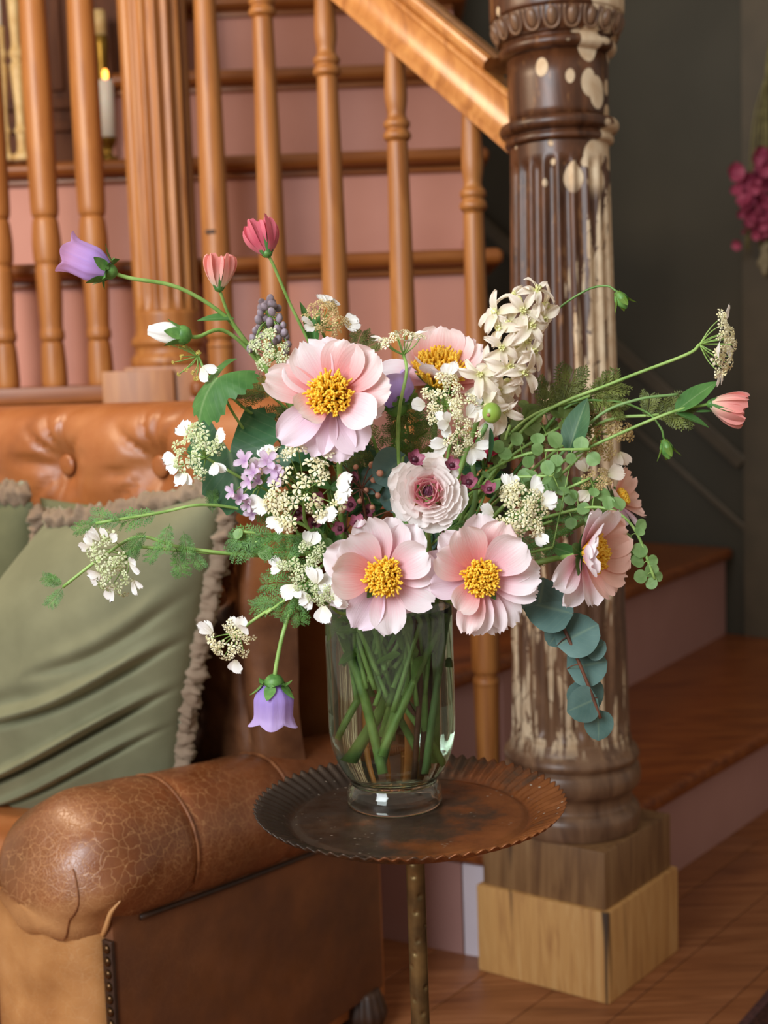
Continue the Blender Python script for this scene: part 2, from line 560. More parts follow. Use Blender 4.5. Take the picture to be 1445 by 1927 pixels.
# ---------------------------------------------------------------- balusters
def smoothprof(pr, n=5):
    pts = [Vector((r, 0, z)) for r, z in pr]
    return [(max(p.x, 0.001), p.z) for p in catmull(pts, n)]
BAL_OFF = {'notch': 0.408}
names = ['nearest the peeling post', 'second from the peeling post', 'third from the peeling post', 'fourth from the peeling post',
         'beside the orange fluted post, with a dark knot']
for i in range(5):
    bx, by = 0.146 - 0.106 * i, 1.858 + 0.0925 * i
    zn = 0.408 + 0.1325 * i          # lower ring
    zc = 1.115 + 0.121 * i           # collar
    zb = (Z1, Z2, Z2, Z3, Z3)[i]
    zt = 1.222 + 0.86 * (0.063 + 0.1405 * i)
    s = 1.0 + 0.045 * i
    o = thing('baluster', (bx, by, zb), 'turned honey pine stair baluster ' + names[i], 'baluster', 'turned balusters on the stair')
    pr = [(0.0185, zb), (0.0185, zb + 0.02), (0.015, zb + 0.028), (0.0165, zb + 0.04), (0.0195, zn - 0.03), (0.0205, zn - 0.012), (0.0195, zn - 0.004)]
    m = MB(); m.lathe([(r * s, z) for r, z in smoothprof(pr)], 24, (bx, by, 0)); obj('foot', m, GOLDPINE, o)
    pr = [(0.0175, zn - 0.004), (0.0178, zn + 0.003), (0.021, zn + 0.008), (0.0215, zn + 0.04), (0.0208, zn + 0.2), (0.0185, zn + 0.42), (0.0155, zc - 0.05), (0.0150, zc - 0.018)]
    m = MB(); m.lathe([(r * s, z) for r, z in smoothprof(pr)], 24, (bx, by, 0)); obj('shaft', m, GOLDPINE, o)
    pr = [(0.0150, zc - 0.018), (0.0195, zc - 0.014), (0.0205, zc - 0.009), (0.0185, zc - 0.004), (0.0160, zc), (0.0190, zc + 0.004), (0.0192, zc + 0.010), (0.0150, zc + 0.016)]
    m = MB(); m.lathe([(r * s, z) for r, z in smoothprof(pr, 3)], 24, (bx, by, 0)); obj('collar', m, GOLDPINE, o)
    pr = [(0.0150, zc + 0.016), (0.0135, zc + 0.024), (0.0165, zc + 0.05), (0.0145, zc + 0.1), (0.0115, max(zt, zc + 0.14))]
    m = MB(); m.lathe([(r * s, z) for r, z in smoothprof(pr)], 24, (bx, by, 0)); obj('neck', m, GOLDPINE, o)
    if i == 4:
        kp = P(392, 436, by - 0.025)
        m = MB(); m.box((bx - 0.006, by - 0.0240, kp.z), (0.0085, 0, 0), (0, 0.0022, 0), (0, 0, 0.0032), 0.001)
        obj('knot', m, plain('dark_knot', '3A2210', '2A160A', 0.6), o, label='dark horizontal mark')
lb = ['left of the orange fluted post, nearest to it', 'left of the orange fluted post, middle of three', 'cut by the left edge of the picture']
for i, bx in enumerate((-0.515, -0.601, -0.690)):
    by, zb = 2.33, 0.868
    o = thing('baluster', (bx, by, zb), 'turned pine landing baluster ' + lb[i], 'baluster', 'balusters on the landing')
    m = MB(); m.lathe(smoothprof([(0.0225, zb), (0.0235, zb + 0.012), (0.0225, zb + 0.05), (0.0205, 0.944), (0.0185, 0.950)]), 24, (bx, by, 0)); obj('foot', m, GOLDPINE, o)
    m = MB(); m.lathe(smoothprof([(0.0185, 0.950), (0.0225, 0.957), (0.0225, 0.968), (0.0205, 0.978), (0.0225, 1.03), (0.0235, 1.078), (0.022, 1.085), (0.0222, 1.092), (0.025, 1.10), (0.0262, 1.13), (0.0235, 1.165), (0.0205, 1.175)]), 24, (bx, by, 0)); obj('vase_turning', m, GOLDPINE, o)
    m = MB(); m.lathe(smoothprof([(0.0205, 1.175), (0.0245, 1.184), (0.0255, 1.22), (0.0258, 1.4), (0.023, 1.6), (0.0205, 1.75)]), 24, (bx, by, 0)); obj('shaft', m, GOLDPINE, o)
# kerb under the landing balusters
m = MB(); m.box((-0.99, 2.325, 0.852), (0.53, 0, 0), (0, 0.055, 0), (0, 0, 0.016), 0.006)
m.box((-0.99, 2.36, 0.42), (0.53, 0, 0), (0, 0.03, 0), (0, 0, 0.416))
kb = (P(191, 720, 2.255).x, P(327, 720, 2.255).x, P(260, 697, 2.255).z)
tag(obj('landing_kerb', m, NOSEWOOD, loc=(-0.99, 2.325, 0), angle=40), 'low pine kerb below the landing balusters behind the sofa', 'kerb')
m = MB(); m.box(((kb[0] + kb[1]) / 2, 2.262, kb[2] / 2 + 0.3), ((kb[1] - kb[0]) / 2, 0, 0), (0, 0.006, 0), (0, 0, kb[2] / 2 - 0.3), 0.003)
tag(obj('plinth_board', m, GOLDPINE, loc=((kb[0] + kb[1]) / 2, 2.262, 0.6), angle=40), 'square orange pine board at the foot of the fluted landing post', 'board')

# ---------------------------------------------------------------- fluted posts
def fluted(mb, c, z0, z1, r0, r1, nfl, depth, zf0, zf1, rot=0.0, per=8, rows=46):
    c = Vector(c)
    seg = nfl * per
    def fn(u, v):
        # rows crowd near the flute ends
        w = v
        z = z0 + (z1 - z0) * w
        r = r0 + (r1 - r0) * w
        a = 2 * PI * u + rot
        ph = (u * nfl) % 1.0
        x = (ph - 0.5) / 0.36
        wv = 2 * PI * r / nfl * 0.36
        d = 0.0
        if abs(x) < 1:
            ez = min(1.0, max(0.0, (z - zf0) / wv)) if z < (zf0 + zf1) / 2 else min(1.0, max(0.0, (zf1 - z) / wv))
            lim = sqrt(max(0.0, 1 - (1 - ez) ** 2))
            if abs(x) < lim:
                d = depth * sqrt(max(0.0, 1 - (x / max(lim, 1e-4)) ** 2)) * (0.35 + 0.65 * lim)
        return c + Vector(((r - d) * cos(a), (r - d) * sin(a), z))
    mb.grid(fn, seg, rows, True)

# orange fluted post on the landing
nx, ny = -0.388, 2.34
o = thing('newel_post', (nx, ny, 0.5), 'orange pine fluted post standing behind the sofa on the landing', 'post')
m = MB(); m.box((nx, ny, 0.69), (0.0715, 0, 0), (0, 0.0715, 0), (0, 0, 0.208), 0.003); obj('base_block', m, GOLDPINE, o, angle=40)
m = MB(); m.lathe(smoothprof([(0.070, 0.898), (0.072, 0.906), (0.069, 0.916), (0.064, 0.921), (0.0635, 0.932), (0.068, 0.938), (0.0685, 0.946), (0.064, 0.953), (0.0605, 0.965), (0.0605, 1.0)], 4), 40, (nx, ny, 0)); obj('base_moulding', m, GOLDPINE, o)
m = MB(); fluted(m, (nx, ny, 0), 1.0, 1.9, 0.0605, 0.062, 16, 0.007, 1.012, 1.88, PI / 16, 8, 60); obj('fluted_shaft', m, GOLDPINE, o)

# peeling fluted newel in front
def newel_mat():
    t = NT('peeling_brown_paint', 0.35, 0.5)
    v = t.coord('Object', (38, 38, 9))
    g = t.noise(v, 1.0, 4, 0.6, 0.8)
    base = t.ramp(g, [(0.3, '321809'), (0.5, '4C2C18'), (0.72, '663E24')])
    worn = t.noise(t.coord('Object', (60, 60, 16)), 1.0, 3, 0.7)
    raw = t.coord('Object')
    x, y, z = t.xyz(raw)
    rad = t.math('SQRT', t.math('ADD', t.math('MULTIPLY', x, x), t.math('MULTIPLY', y, y)))
    base = t.mix(t.ramp(worn, [(0.6, 0.0), (0.68, 0.7)]), base, '8A6038')
    # lower third is sun-bleached, greyer wood
    lowf = t.ramp(t.math('ADD', z, t.math('MULTIPLY', worn, 0.12)), [(0.42, 1.0), (0.75, 0.0)])
    grey = t.ramp(g, [(0.3, '5A4030'), (0.6, '87684E'), (0.8, '9A8064')])
    base = t.mix(t.math('MULTIPLY', lowf, 0.8), base, grey)
    # flaked cream paint on the ridges between the flutes
    st = t.noise(t.coord('Object', (105, 105, 8)), 1.0, 2, 0.5, 0.2)
    side = t.math('ADD', t.math('MULTIPLY', x, 3.0), 0.10)
    side = t.math('MULTIPLY', side, t.ramp(z, [(0.55, 0.15), (0.8, 1.0)]))
    lowleft = t.math('MULTIPLY', t.ramp(z, [(0.5, 1.0), (0.72, 0.0)]), t.math('SUBTRACT', 0.07, t.math('MULTIPLY', x, 1.3)))
    zh = t.math('MULTIPLY', z, 0.5)
    top = t.math('MULTIPLY', t.ramp(t.math('SUBTRACT', zh, t.math('MULTIPLY', x, 0.8)), [(0.49, 0.0), (0.53, 1.0)]), -0.5)
    expect = t.math('SUBTRACT', 0.0925, t.math('MULTIPLY', z, 0.0205))
    ridge = t.ramp(t.math('MULTIPLY', t.math('SUBTRACT', expect, rad), 100.0), [(0.25, 1.0), (0.5, 0.0)])
    f = t.math('ADD', t.math('ADD', t.math('ADD', st, side), lowleft), top)
    f = t.math('SUBTRACT', f, t.math('MULTIPLY', t.math('SUBTRACT', 1.0, ridge), 0.09))
    crk = t.voro(t.coord('Object', (60, 60, 22)), 1.0)
    f = t.math('SUBTRACT', f, t.ramp(crk, [(0.0, 0.14), (0.04, 0.0)]))
    inz = t.math('MULTIPLY', t.ramp(z, [(0.325, 0.0), (0.345, 1.0)]), t.ramp(zh, [(0.56, 1.0), (0.575, 0.0)]))
    mask = t.math('MULTIPLY', t.ramp(f, [(0.575, 0.0), (0.6, 1.0)]), inz)
    # rounded flakes on the plain drum and capital, mostly on the right
    sp = t.voro(t.coord('Object', (34, 34, 24), (0.2, 0.1, 0)), 1.0, 'F1')
    spn = t.noise(t.coord('Object', (14, 14, 11)), 1.0, 1)
    sf = t.math('ADD', t.math('MULTIPLY', x, 4.2), t.math('SUBTRACT', t.math('MULTIPLY', spn, 1.2), sp))
    spots = t.math('MULTIPLY', t.ramp(sf, [(0.26, 0.0), (0.29, 1.0)]), t.ramp(zh, [(0.545, 0.0), (0.555, 1.0)]))
    mask = t.math('MAXIMUM', mask, spots)
    cream = t.ramp(t.noise(t.coord('Object'), 60, 3), [(0.3, 'C2A684'), (0.7, 'DCC8A8')])
    t.color(t.mix(mask, base, cream))
    t.set(t.b, 'Roughness', t.ramp(mask, [(0.0, 0.36), (1.0, 0.7)]))
    hm = t.math('ADD', t.math('MULTIPLY', mask, -0.6), t.math('MULTIPLY', g, 0.4))
    t.bump(hm, 0.35, 0.003)
    return t.m
NEWEL = newel_mat()
BLOCKLOW = wood('raw_pine_block', ('A47444', 'C8985A', 'D8AE72'), (55, 55, 5), 0.55, bump=0.1, knots='3A2818')
BLOCKUP = wood('weathered_block', ('5E4028', '86633F', '9A7850'), (50, 50, 5), 0.5, bump=0.12, knots='2E2420')
NX, NY = 0.258, 1.758
BC = Vector((0.2645, 1.758, 0))
ex, ey = Vector((0.131, 0.155, 0)).normalized(), Vector((-0.17, 0.117, 0)).normalized()
newel = thing('newel_post', (NX, NY, 0), 'brown fluted newel post with flaking cream paint on a stacked wooden base', 'post')
m = MB(); m.box(BC + V(0, 0, 0.0645), ex * 0.102, ey * 0.1025, (0, 0, 0.0645), 0.0025); obj('base_block', m, BLOCKLOW, newel, angle=40, label='lower raw pine block')
m = MB(); m.box(BC + V(0, 0, 0.170), ex * 0.0955, ey * 0.0955, (0, 0, 0.041), 0.003); obj('plinth_block', m, BLOCKUP, newel, angle=40, label='darker weathered upper block')
m = MB(); m.lathe(smoothprof([(0.094, 0.211), (0.0965, 0.22), (0.0965, 0.236), (0.091, 0.245), (0.086, 0.250), (0.0855, 0.262), (0.089, 0.268), (0.0965, 0.276), (0.0985, 0.289), (0.0955, 0.302), (0.091, 0.306), (0.0945, 0.311), (0.097, 0.317), (0.094, 0.324), (0.0875, 0.331), (0.0845, 0.345)], 4), 72, (NX, NY, 0)); obj('base_moulding', m, NEWEL, newel)
m = MB(); fluted(m, (NX, NY, 0), 0.345, 1.165, 0.0838, 0.0672, 21, 0.0065, 0.355, 1.142, 0.05, 10, 110); obj('fluted_shaft', m, NEWEL, newel)
m = MB(); m.lathe(smoothprof([(0.0672, 1.165), (0.0735, 1.168), (0.0740, 1.174), (0.071, 1.178), (0.0785, 1.182), (0.0815, 1.189), (0.0785, 1.196), (0.0685, 1.199)], 4), 72, (NX, NY, 0)); obj('neck_ring', m, NEWEL, newel)
m = MB(); m.lathe([(0.0678, 1.197), (0.0682, 1.21), (0.0686, 1.25), (0.069, 1.285)], 72, (NX, NY, 0)); obj('drum', m, NEWEL, newel)
m = MB(); m.lathe(smoothprof([(0.069, 1.282), (0.076, 1.285), (0.0795, 1.290), (0.0785, 1.296), (0.0745, 1.300), (0.077, 1.303), (0.0805, 1.3045)], 4), 72, (NX, NY, 0)); obj('astragal', m, NEWEL, newel)
m = MB(); m.lathe(smoothprof([(0.0755, 1.302), (0.0790, 1.306), (0.0845, 1.315), (0.0870, 1.326), (0.0875, 1.334)], 4), 72, (NX, NY, 0)); obj('echinus', m, NEWEL, newel)
m = MB(); m.lathe(smoothprof([(0.0885, 1.334), (0.0905, 1.338), (0.091, 1.36), (0.0915, 1.40), (0.096, 1.42), (0.097, 1.45)], 4), 72, (NX, NY, 0)); obj('capital_drum', m, NEWEL, newel)
egg, rim = MB(), MB()
egg.ell((0, 0, 0), 0.0072, 0.0055, 0.0125, 10, 8)
for k in range(13):
    pass
rim.tube([(-0.0108, 0.001, 0.013), (-0.0105, 0.0, 0.0), (-0.0075, -0.002, -0.0105), (0, -0.003, -0.0145), (0.0075, -0.002, -0.0105), (0.0105, 0.0, 0.0), (0.0108, 0.001, 0.013)], 0.0021, 6, 3)
egm, rmm = egg.mesh('egg'), rim.mesh('egg_rim')
for k in range(20):
    a = 2 * PI * k / 20 + 0.1
    out = Vector((cos(a), sin(a), 0))
    zx = Vector((out.x * 0.42, out.y * 0.42, 1)).normalized()
    tang = Vector((-sin(a), cos(a), 0))
    M = Matrix((tang, zx.cross(tang), zx)).transposed().to_4x4()
    M.translation = Vector((NX, NY, 1.3195)) + out * 0.0842
    put('egg', egm, M, newel, NEWEL)
    put('egg_rim', rmm, M, newel, NEWEL)

# ---------------------------------------------------------------- handrail
r0 = Vector((0.188, 1.812, 1.252))
rd = Vector((A_UP.x, A_UP.y, 0.86)).normalized()
rs = Vector((-A_RT.x, -A_RT.y, 0)).normalized()
ru = rs.cross(rd).normalized()
if ru.z < 0: ru = -ru
hand = thing('handrail', r0, 'moulded honey pine handrail sloping down to the peeling post', 'handrail')
def sweep(prof, s0, s1, nm):
    n = len(prof)
    vs = [r0 + rd * s0 + rs * a + ru * b for a, b in prof] + [r0 + rd * s1 + rs * a + ru * b for a, b in prof]
    m = MB()
    m.add(vs, [tuple(range(n)), tuple(reversed(range(n, 2 * n)))] + [(i, n + i, n + (i + 1) % n, (i + 1) % n) for i in range(n)])
    obj(nm, m, RAILWOOD, hand, angle=35)
half = [(0.022, -0.052), (0.027, -0.050), (0.028, -0.042), (0.023, -0.037), (0.019, -0.028), (0.018, -0.006), (0.021, 0.003), (0.0265, 0.007), (0.027, 0.012), (0.023, 0.015)]
sweep(half + [(-a, b) for a, b in reversed(half)], -0.075, 1.5, 'rail_body')
cap = [(0.023, 0.0152), (0.029, 0.018), (0.032, 0.024), (0.031, 0.031), (0.026, 0.035), (0.018, 0.034), (0.010, 0.037), (0.0, 0.038)]
sweep(cap + [(-a, b) for a, b in reversed(cap[:-1])], 0.032, 1.5, 'rail_cap')

# ---------------------------------------------------------------- things on the stair and wall
CREAM = plain('aged_cream_paint', 'C8A468', 'DCC088', 0.5, 40)
BRASS = plain('aged_brass', '7A5A20', '9A7A34', 0.35, 30, 0.5, 0.9)
WAX = NT('candle_wax', 0.4).color('F2EBDD'); WAX.b.inputs['Subsurface Weight'].default_value = 0.2
WAX = WAX.m
FLAME = NT('candle_flame'); FLAME.b.inputs['Emission Color'].default_value = lin('FFA040'); FLAME.b.inputs['Emission Strength'].default_value = 6.0; FLAME.color('FFB050')
FLAME = FLAME.m
ZT1 = Z4 + 0.235 * 2
def candle(p, r, h, holder, label, lit=True):
    o = thing('candle', p, label, 'candle')
    m = MB(); m.lathe(smoothprof([(r * 1.15, 0), (r * 1.2, 0.006), (r * 0.55, 0.012), (r * 0.5, holder * .5), (r * 0.9, holder - 0.01), (r * 1.1, holder)], 4), 20, p); obj('holder', m, CREAM if not lit else BRASS, o)
    m = MB(); m.lathe([(r, holder), (r, holder + h - 0.003), (r * 0.85, holder + h), (0.002, holder + h - 0.002)], 20, p); obj('wax_stick', m, WAX, o)
    if lit:
        m = MB(); m.ell(Vector(p) + V(0, 0, holder + h + 0.011), 0.0062, 0.0062, 0.012, 10, 8); obj('flame', m, FLAME, o)
    return o
cp = P(207, 305, 2.70); candle((cp.x, 2.70, ZT1), 0.0155, 0.118, 0.048, 'lit white candle in a small holder between the landing balusters')
cp = P(187, 30, 2.90)
o = thing('candlestick', (cp.x, 2.90, ZT1), 'tall slim brass candlestick behind the lit white candle', 'candlestick')
zz = P(188, 68, 2.90).z - ZT1
m = MB(); m.lathe(smoothprof([(0.03, 0), (0.03, 0.01), (0.012, 0.02), (0.009, 0.08), (0.0135, 0.12), (0.0135, zz - 0.05), (0.016, zz - 0.02), (0.015, zz)], 4), 20, (cp.x, 2.90, ZT1)); obj('stem', m, BRASS, o)
m = MB(); m.lathe([(0.0135, zz), (0.0135, zz + 0.055), (0.003, zz + 0.056)], 20, (cp.x, 2.90, ZT1)); obj('candle_stub', m, CREAM, o)
for px, lab in ((44, 'tall cream turned candlestick between the two landing balusters at far left'), (13, 'cream turned candlestick at the left edge beside the taller one')):
    cp = P(px, 318, 2.66)
    h = 0.36 if px == 44 else 0.27
    o = thing('candlestick', (cp.x, 2.66, ZT1), lab, 'candlestick')
    m = MB(); m.lathe(smoothprof([(0.018, 0), (0.018, 0.01), (0.010, 0.02), (0.0095, 0.05), (0.014, 0.06), (0.0095, 0.07), (0.009, 0.10), (0.012, 0.15), (0.0145, 0.19), (0.0095, 0.2), (0.015, 0.215), (0.009, 0.235), (0.011, h * .8), (0.013, h)], 4), 20, (cp.x, 2.66, ZT1)); obj('turned_stem', m, CREAM, o)
    m = MB(); m.lathe([(0.0085, h), (0.0085, h + 0.09), (0.002, h + 0.092)], 16, (cp.x, 2.66, ZT1)); obj('candle_stub', m, WAX, o)

# ================================================================ SOFA
def leather(name, cols, crack=0.5, rough=0.32, crackcol='C8925E', patch=None, side=None):
    t = NT(name, rough, 0.5)
    a = t.noise(t.coord('Object'), 7, 4, 0.6)
    c = t.ramp(a, [(0.3, cols[0]), (0.5, cols[1]), (0.7, cols[2])])
    v = t.coord('Object')
    nz = t.n('ShaderNodeTexNoise'); t.t.links.new(v, nz.inputs['Vector']); nz.inputs['Scale'].default_value = 48; nz.inputs['Detail'].default_value = 5
    add = t.n('ShaderNodeMix'); add.data_type = 'VECTOR'; add.inputs[0].default_value = 0.017
    t.t.links.new(v, add.inputs[4]); t.t.links.new(nz.outputs['Color'], add.inputs[5])
    c1 = t.voro(add.outputs[1], 82)
    c2 = t.voro(add.outputs[1], 240)
    msk = t.ramp(t.noise(v, 9, 3), [(0.42, 0.0), (0.6, 1.0)])
    lines = t.math('MAXIMUM', t.ramp(c1, [(0.0, 0.8), (0.035, 0.0)]), t.math('MULTIPLY', t.ramp(c2, [(0.0, 0.7), (0.06, 0.0)]), msk))
    f = t.math('MULTIPLY', t.math('MULTIPLY', lines, t.ramp(t.noise(v, 5, 2), [(0.35, 0.15), (0.6, 1.0)])), crack)
    if side:  # shade of the inner corner painted into the leather as darker brown
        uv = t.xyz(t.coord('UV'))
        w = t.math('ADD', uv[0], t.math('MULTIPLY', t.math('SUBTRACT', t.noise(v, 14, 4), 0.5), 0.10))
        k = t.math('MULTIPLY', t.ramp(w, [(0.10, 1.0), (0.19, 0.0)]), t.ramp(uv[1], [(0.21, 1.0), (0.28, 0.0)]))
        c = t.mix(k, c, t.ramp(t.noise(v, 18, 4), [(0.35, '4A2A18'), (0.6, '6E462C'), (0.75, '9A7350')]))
    if patch:
        uv = t.xyz(t.coord('UV'))
        tan = t.math('ADD', t.math('MULTIPLY', t.math('SUBTRACT', uv[1], 0.80), 4.5), t.math('MULTIPLY', t.math('SUBTRACT', t.noise(v, 22, 4), 0.5), 1.2))
        under = t.ramp(t.math('ABSOLUTE', t.math('SUBTRACT', uv[0], 0.5)), [(0.22, 0.15), (0.36, 1.0)])
        c = t.mix(t.math('MULTIPLY', t.ramp(tan, [(0.25, 0.0), (0.75, 1.0)]), under), c, patch)
    t.color(t.mix(f, c, crackcol))
    fine = t.voro(v, 420)
    h = t.math('ADD', t.math('MULTIPLY', lines, -1.0 * min(1.0, crack)), t.math('MULTIPLY', fine, 0.25))
    h = t.math('ADD', h, t.math('MULTIPLY', t.noise(v, 26, 3), 0.8))
    t.bump(h, 0.22, 0.002)
    t.set(t.b, 'Roughness', t.ramp(t.noise(v, 30, 3), [(0.3, rough - 0.06), (0.7, rough + 0.14)]))
    return t.m
LARM = leather('arm_leather', ('45240F', '6C3C20', '8A5230'), 0.8, 0.28, 'C09060', 'BE8A58')
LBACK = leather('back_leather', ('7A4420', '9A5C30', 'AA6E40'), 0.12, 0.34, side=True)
LFRONT = leather('front_leather', ('9A6638', 'B98450', 'C89662'), 0.35, 0.3, 'D8B484')
LPANEL = leather('panel_leather', ('4E2A14', '643818', '7A4620'), 0.06, 0.6)
SEAM = plain('seam_thread', '6A3C1E', '8A5630', 0.5, 90)
NAIL = plain('dark_nail_brass', '4A3420', '6A4E30', 0.3, 60, 0.5, 0.9)
DARKLEATHER = plain('dark_welt', '2A170C', '3A2212', 0.5, 60)
OR = Vector((-0.026, 1.593, 0))
E1, E2 = Vector((0.589, 0.808, 0)).normalized(), Vector((-0.808, 0.589, 0)).normalized()
def S(u, v, z):
    return OR - E1 * u + E2 * v + Vector((0, 0, z))
def sofa_hit(px, py, u):
    r = ray(px, py)
    t = (S(u, 0, 0) - CAMLOC).dot(E1) / r.dot(E1)
    p = CAMLOC + r * t
    return (p - OR).dot(E2), p.z
sofa = thing('sofa', S(0.3, 0.5, 0), 'worn brown leather chesterfield sofa with buttoned back and rolled arm', 'sofa')
# arm roll, swept from the back to a puffed rounded front
AL = 0.505
def arm_surf(u, th, extra=0.0):
    f = min(1.0, max(0.0, (u - (AL - 0.10)) / 0.10))
    k = max(sqrt(max(0.0, 1 - f ** 2.6)), 0.0005)
    g = min(1.0, max(0.0, u / AL))
    zc = 0.330 + 0.036 * g - 0.030 * f * f
    vc = 0.040 + 0.038 * g * g
    ru, rz = (0.069 + 0.030 * g * g) * k, (0.066 + 0.010 * g) * k
    sag = 0.0
    for s in (0.175, 0.335):
        sag -= 0.0032 * math.exp(-((u - s - 0.012 * cos(th)) / 0.007) ** 2)
    low = max(0.0, -sin(th) * 0.7 + 0.3)
    pl = 0.0045 * f * (1 - f) * 3.4 * cos(7 * th + 0.6) * (0.4 + low)
    nz = 0.0022 * mnoise.noise(Vector((u * 16, cos(th) * 1.5, sin(th) * 1.5)))
    d = sag + pl + nz + extra
    return S(u, vc - (ru + d) * cos(th), zc + (rz + d) * sin(th))
m = MB(); m.grid(lambda a, w: arm_surf(0.02 + (AL - 0.02) * w, -PI / 2 - 2 * PI * a), 60, 96)
obj('arm_roll', m, LARM, sofa)
for s in (0.175, 0.335):
    m = MB(); m.tube([arm_surf(s + 0.012 * cos(th), th, 0.0022) for th in [-0.5 + (PI + 0.9) * k / 30 for k in range(31)]], 0.0016, 6, 1)
    obj('seam', m, SEAM, sofa)
# gathered corner at the end of the roll
pts = [arm_surf(0.452, -0.22, 0.0), arm_surf(0.457, -0.42, 0.002), arm_surf(0.455, -0.75, 0.0025), arm_surf(0.448, -1.1, 0.0025), arm_surf(0.438, -1.4, 0.0)]
m = MB(); m.tube(pts, [0.001, 0.0026, 0.003, 0.003, 0.0015], 8, 5); obj('gathered_fold', m, LFRONT, sofa, label='pale gathered fold of leather')
for us, ta, tb in ((0.488, -1.4, 0.6),):
    m = MB(); m.tube([arm_surf(us - 0.006 * abs(k - 8) / 8, ta + (tb - ta) * k / 16, 0.0006) for k in range(17)], 0.0010, 6, 1); obj('seam', m, SEAM, sofa)
# outer panel and puffed front of the arm
m = MB(); m.box(S(0.222, 0.014, 0.184), E1 * 0.230, E2 * 0.014, (0, 0, 0.136), 0.006); obj('outer_panel', m, LPANEL, sofa, angle=40)
def roll_edge(u):
    g = u / AL
    vc, ru, zc, rz = 0.040 + 0.038 * g * g, 0.069 + 0.030 * g * g, 0.330 + 0.036 * g, 0.066 + 0.010 * g
    return S(u, -0.001, zc - rz * sqrt(max(0.0, 1 - (vc / ru) ** 2)) - 0.004)
m = MB(); m.tube([roll_edge(0.01 + 0.405 * k / 24) for k in range(25)], 0.0032, 8, 1); obj('welt', m, DARKLEATHER, sofa)
def frontfn(a, w):
    ph = PI * a                       # half round in plan, from the nail strip to the inner side
    z = 0.045 + 0.30 * w
    bulge = 0.012 * sin(min(1.0, w * 1.15) * PI) + 0.030 * max(0.0, (w - 0.6) / 0.4) ** 1.5
    fold = 0.0022 * sin(16 * w + 5 * a + 2 * mnoise.noise(Vector((a * 4, w * 5, 1)))) * sin(ph)
    rv, ru = 0.088, 0.042 + bulge + fold
    return S(0.430 + ru * sin(ph) ** 0.6, 0.099 - rv * (abs(cos(ph)) ** 0.8) * (1 if cos(ph) > 0 else -1), z)
m = MB(); m.grid(frontfn, 26, 36); obj('arm_front', m, LFRONT, sofa)
m = MB(); m.box(S(0.2, 0.085, 0.16), E1 * 0.23, E2 * 0.068, (0, 0, 0.135)); obj('arm_core', m, LBACK, sofa, smooth=False)
m = MB(); m.box(S(0.4535, 0.006, 0.158), E1 * 0.0025, E2 * 0.007, (0, 0, 0.136), 0.001); obj('nail_strip', m, DARKLEATHER, sofa)
nb = MB(); nb.ell((0, 0, 0), 0.0052, 0.0052, 0.0036, 10, 6)
nme = nb.mesh('nail_head')
for k in range(19):
    put('nail_head', nme, frame(S(0.4565, 0.005, 0.286 - 0.0135 * k), -E1), sofa, NAIL)
# backrest with buttons
buts = [sofa_hit(122, 868, 0.155), sofa_hit(298, 886, 0.155)]
dv = buts[0][0] - buts[1][0]
bz = (buts[0][1] + buts[1][1]) / 2
allb = []
for k in range(-2, 7):
    allb.append((buts[1][0] + dv * k, bz))
    allb.append((buts[1][0] + dv * (k + 0.5), bz - 0.16))
    allb.append((buts[1][0] + dv * k, bz - 0.32))
allb = [b for b in allb if 0.04 < b[0] < 1.15]
PROF = [(0.150, 0.26), (0.155, 0.40), (0.160, 0.55), (0.168, 0.68), (0.176, 0.765), (0.168, 0.805), (0.145, 0.830), (0.105, 0.8385), (0.06, 0.832), (0.02, 0.80), (0.004, 0.74), (0.0, 0.5), (0.0, 0.05)]
PROF = [(p.x, p.z) for p in catmull([Vector((a, 0, b)) for a, b in PROF], 12)]
plen = [0.0]
for a, b in zip(PROF[:-1], PROF[1:]):
    plen.append(plen[-1] + math.hypot(b[0] - a[0], b[1] - a[1]))
def backfn(a, w):
    L = w * plen[-1]
    k = 0
    while k < len(plen) - 2 and plen[k + 1] < L: k += 1
    t = (L - plen[k]) / max(1e-6, plen[k + 1] - plen[k])
    u = PROF[k][0] + (PROF[k + 1][0] - PROF[k][0]) * t
    z = PROF[k][1] + (PROF[k + 1][1] - PROF[k][1]) * t
    v = 0.006 + 1.2 * a
    e = max(0.0, 1 - v / 0.055)
    u0 = u
    if e > 0:
        ke = sqrt(max(0.0, 1 - e * e)) * 0.5 + 0.5
        u = 0.02 + (u - 0.02) * ke; z -= 0.02 * e * e
    if u0 > 0.07 and L < 0.72:
        d = 0.0
        for bv, b2 in allb:
            dx, dz = v - bv, z - b2
            q = math.hypot(dx, dz)
            if q < 0.13:
                d -= 0.033 * math.exp(-(q / 0.036) ** 2)
                th = math.atan2(dz, dx)
                pl = abs(sin(5.5 * th + 0.7 * sin(3 * th + bv * 9)))
                d -= 0.017 * (1 - pl) ** 2.5 * math.exp(-((q - 0.040) / 0.036) ** 2) * (0.55 + 0.45 * sin(th + 0.9))
        d += 0.004 * mnoise.noise(Vector((v * 9, z * 9, 3.0)))
        u += d
        # gathered upright folds where the back turns into the arm
        if z < 0.74 and v < 0.2:
            k = min(1.0, (0.74 - z) / 0.12) * (1 - v / 0.2)
            u += k * (0.030 * sin(min(1.0, v / 0.07) * PI) + 0.010 * abs(sin(38 * v + 5 * z + 1.5 * mnoise.noise(Vector((v * 12, z * 7, 1))))) - 0.012 * math.exp(-((v - 0.075 - 0.10 * (z - 0.5)) / 0.008) ** 2) + 0.006 * mnoise.noise(Vector((v * 30, z * 14, 2))))
    return S(u, v, z)
m = MB(); m.grid(backfn, 230, 190); obj('backrest', m, LBACK, sofa)
bb = MB(); bb.ell((0, 0, 0), 0.0150, 0.0150, 0.0055, 18, 8)
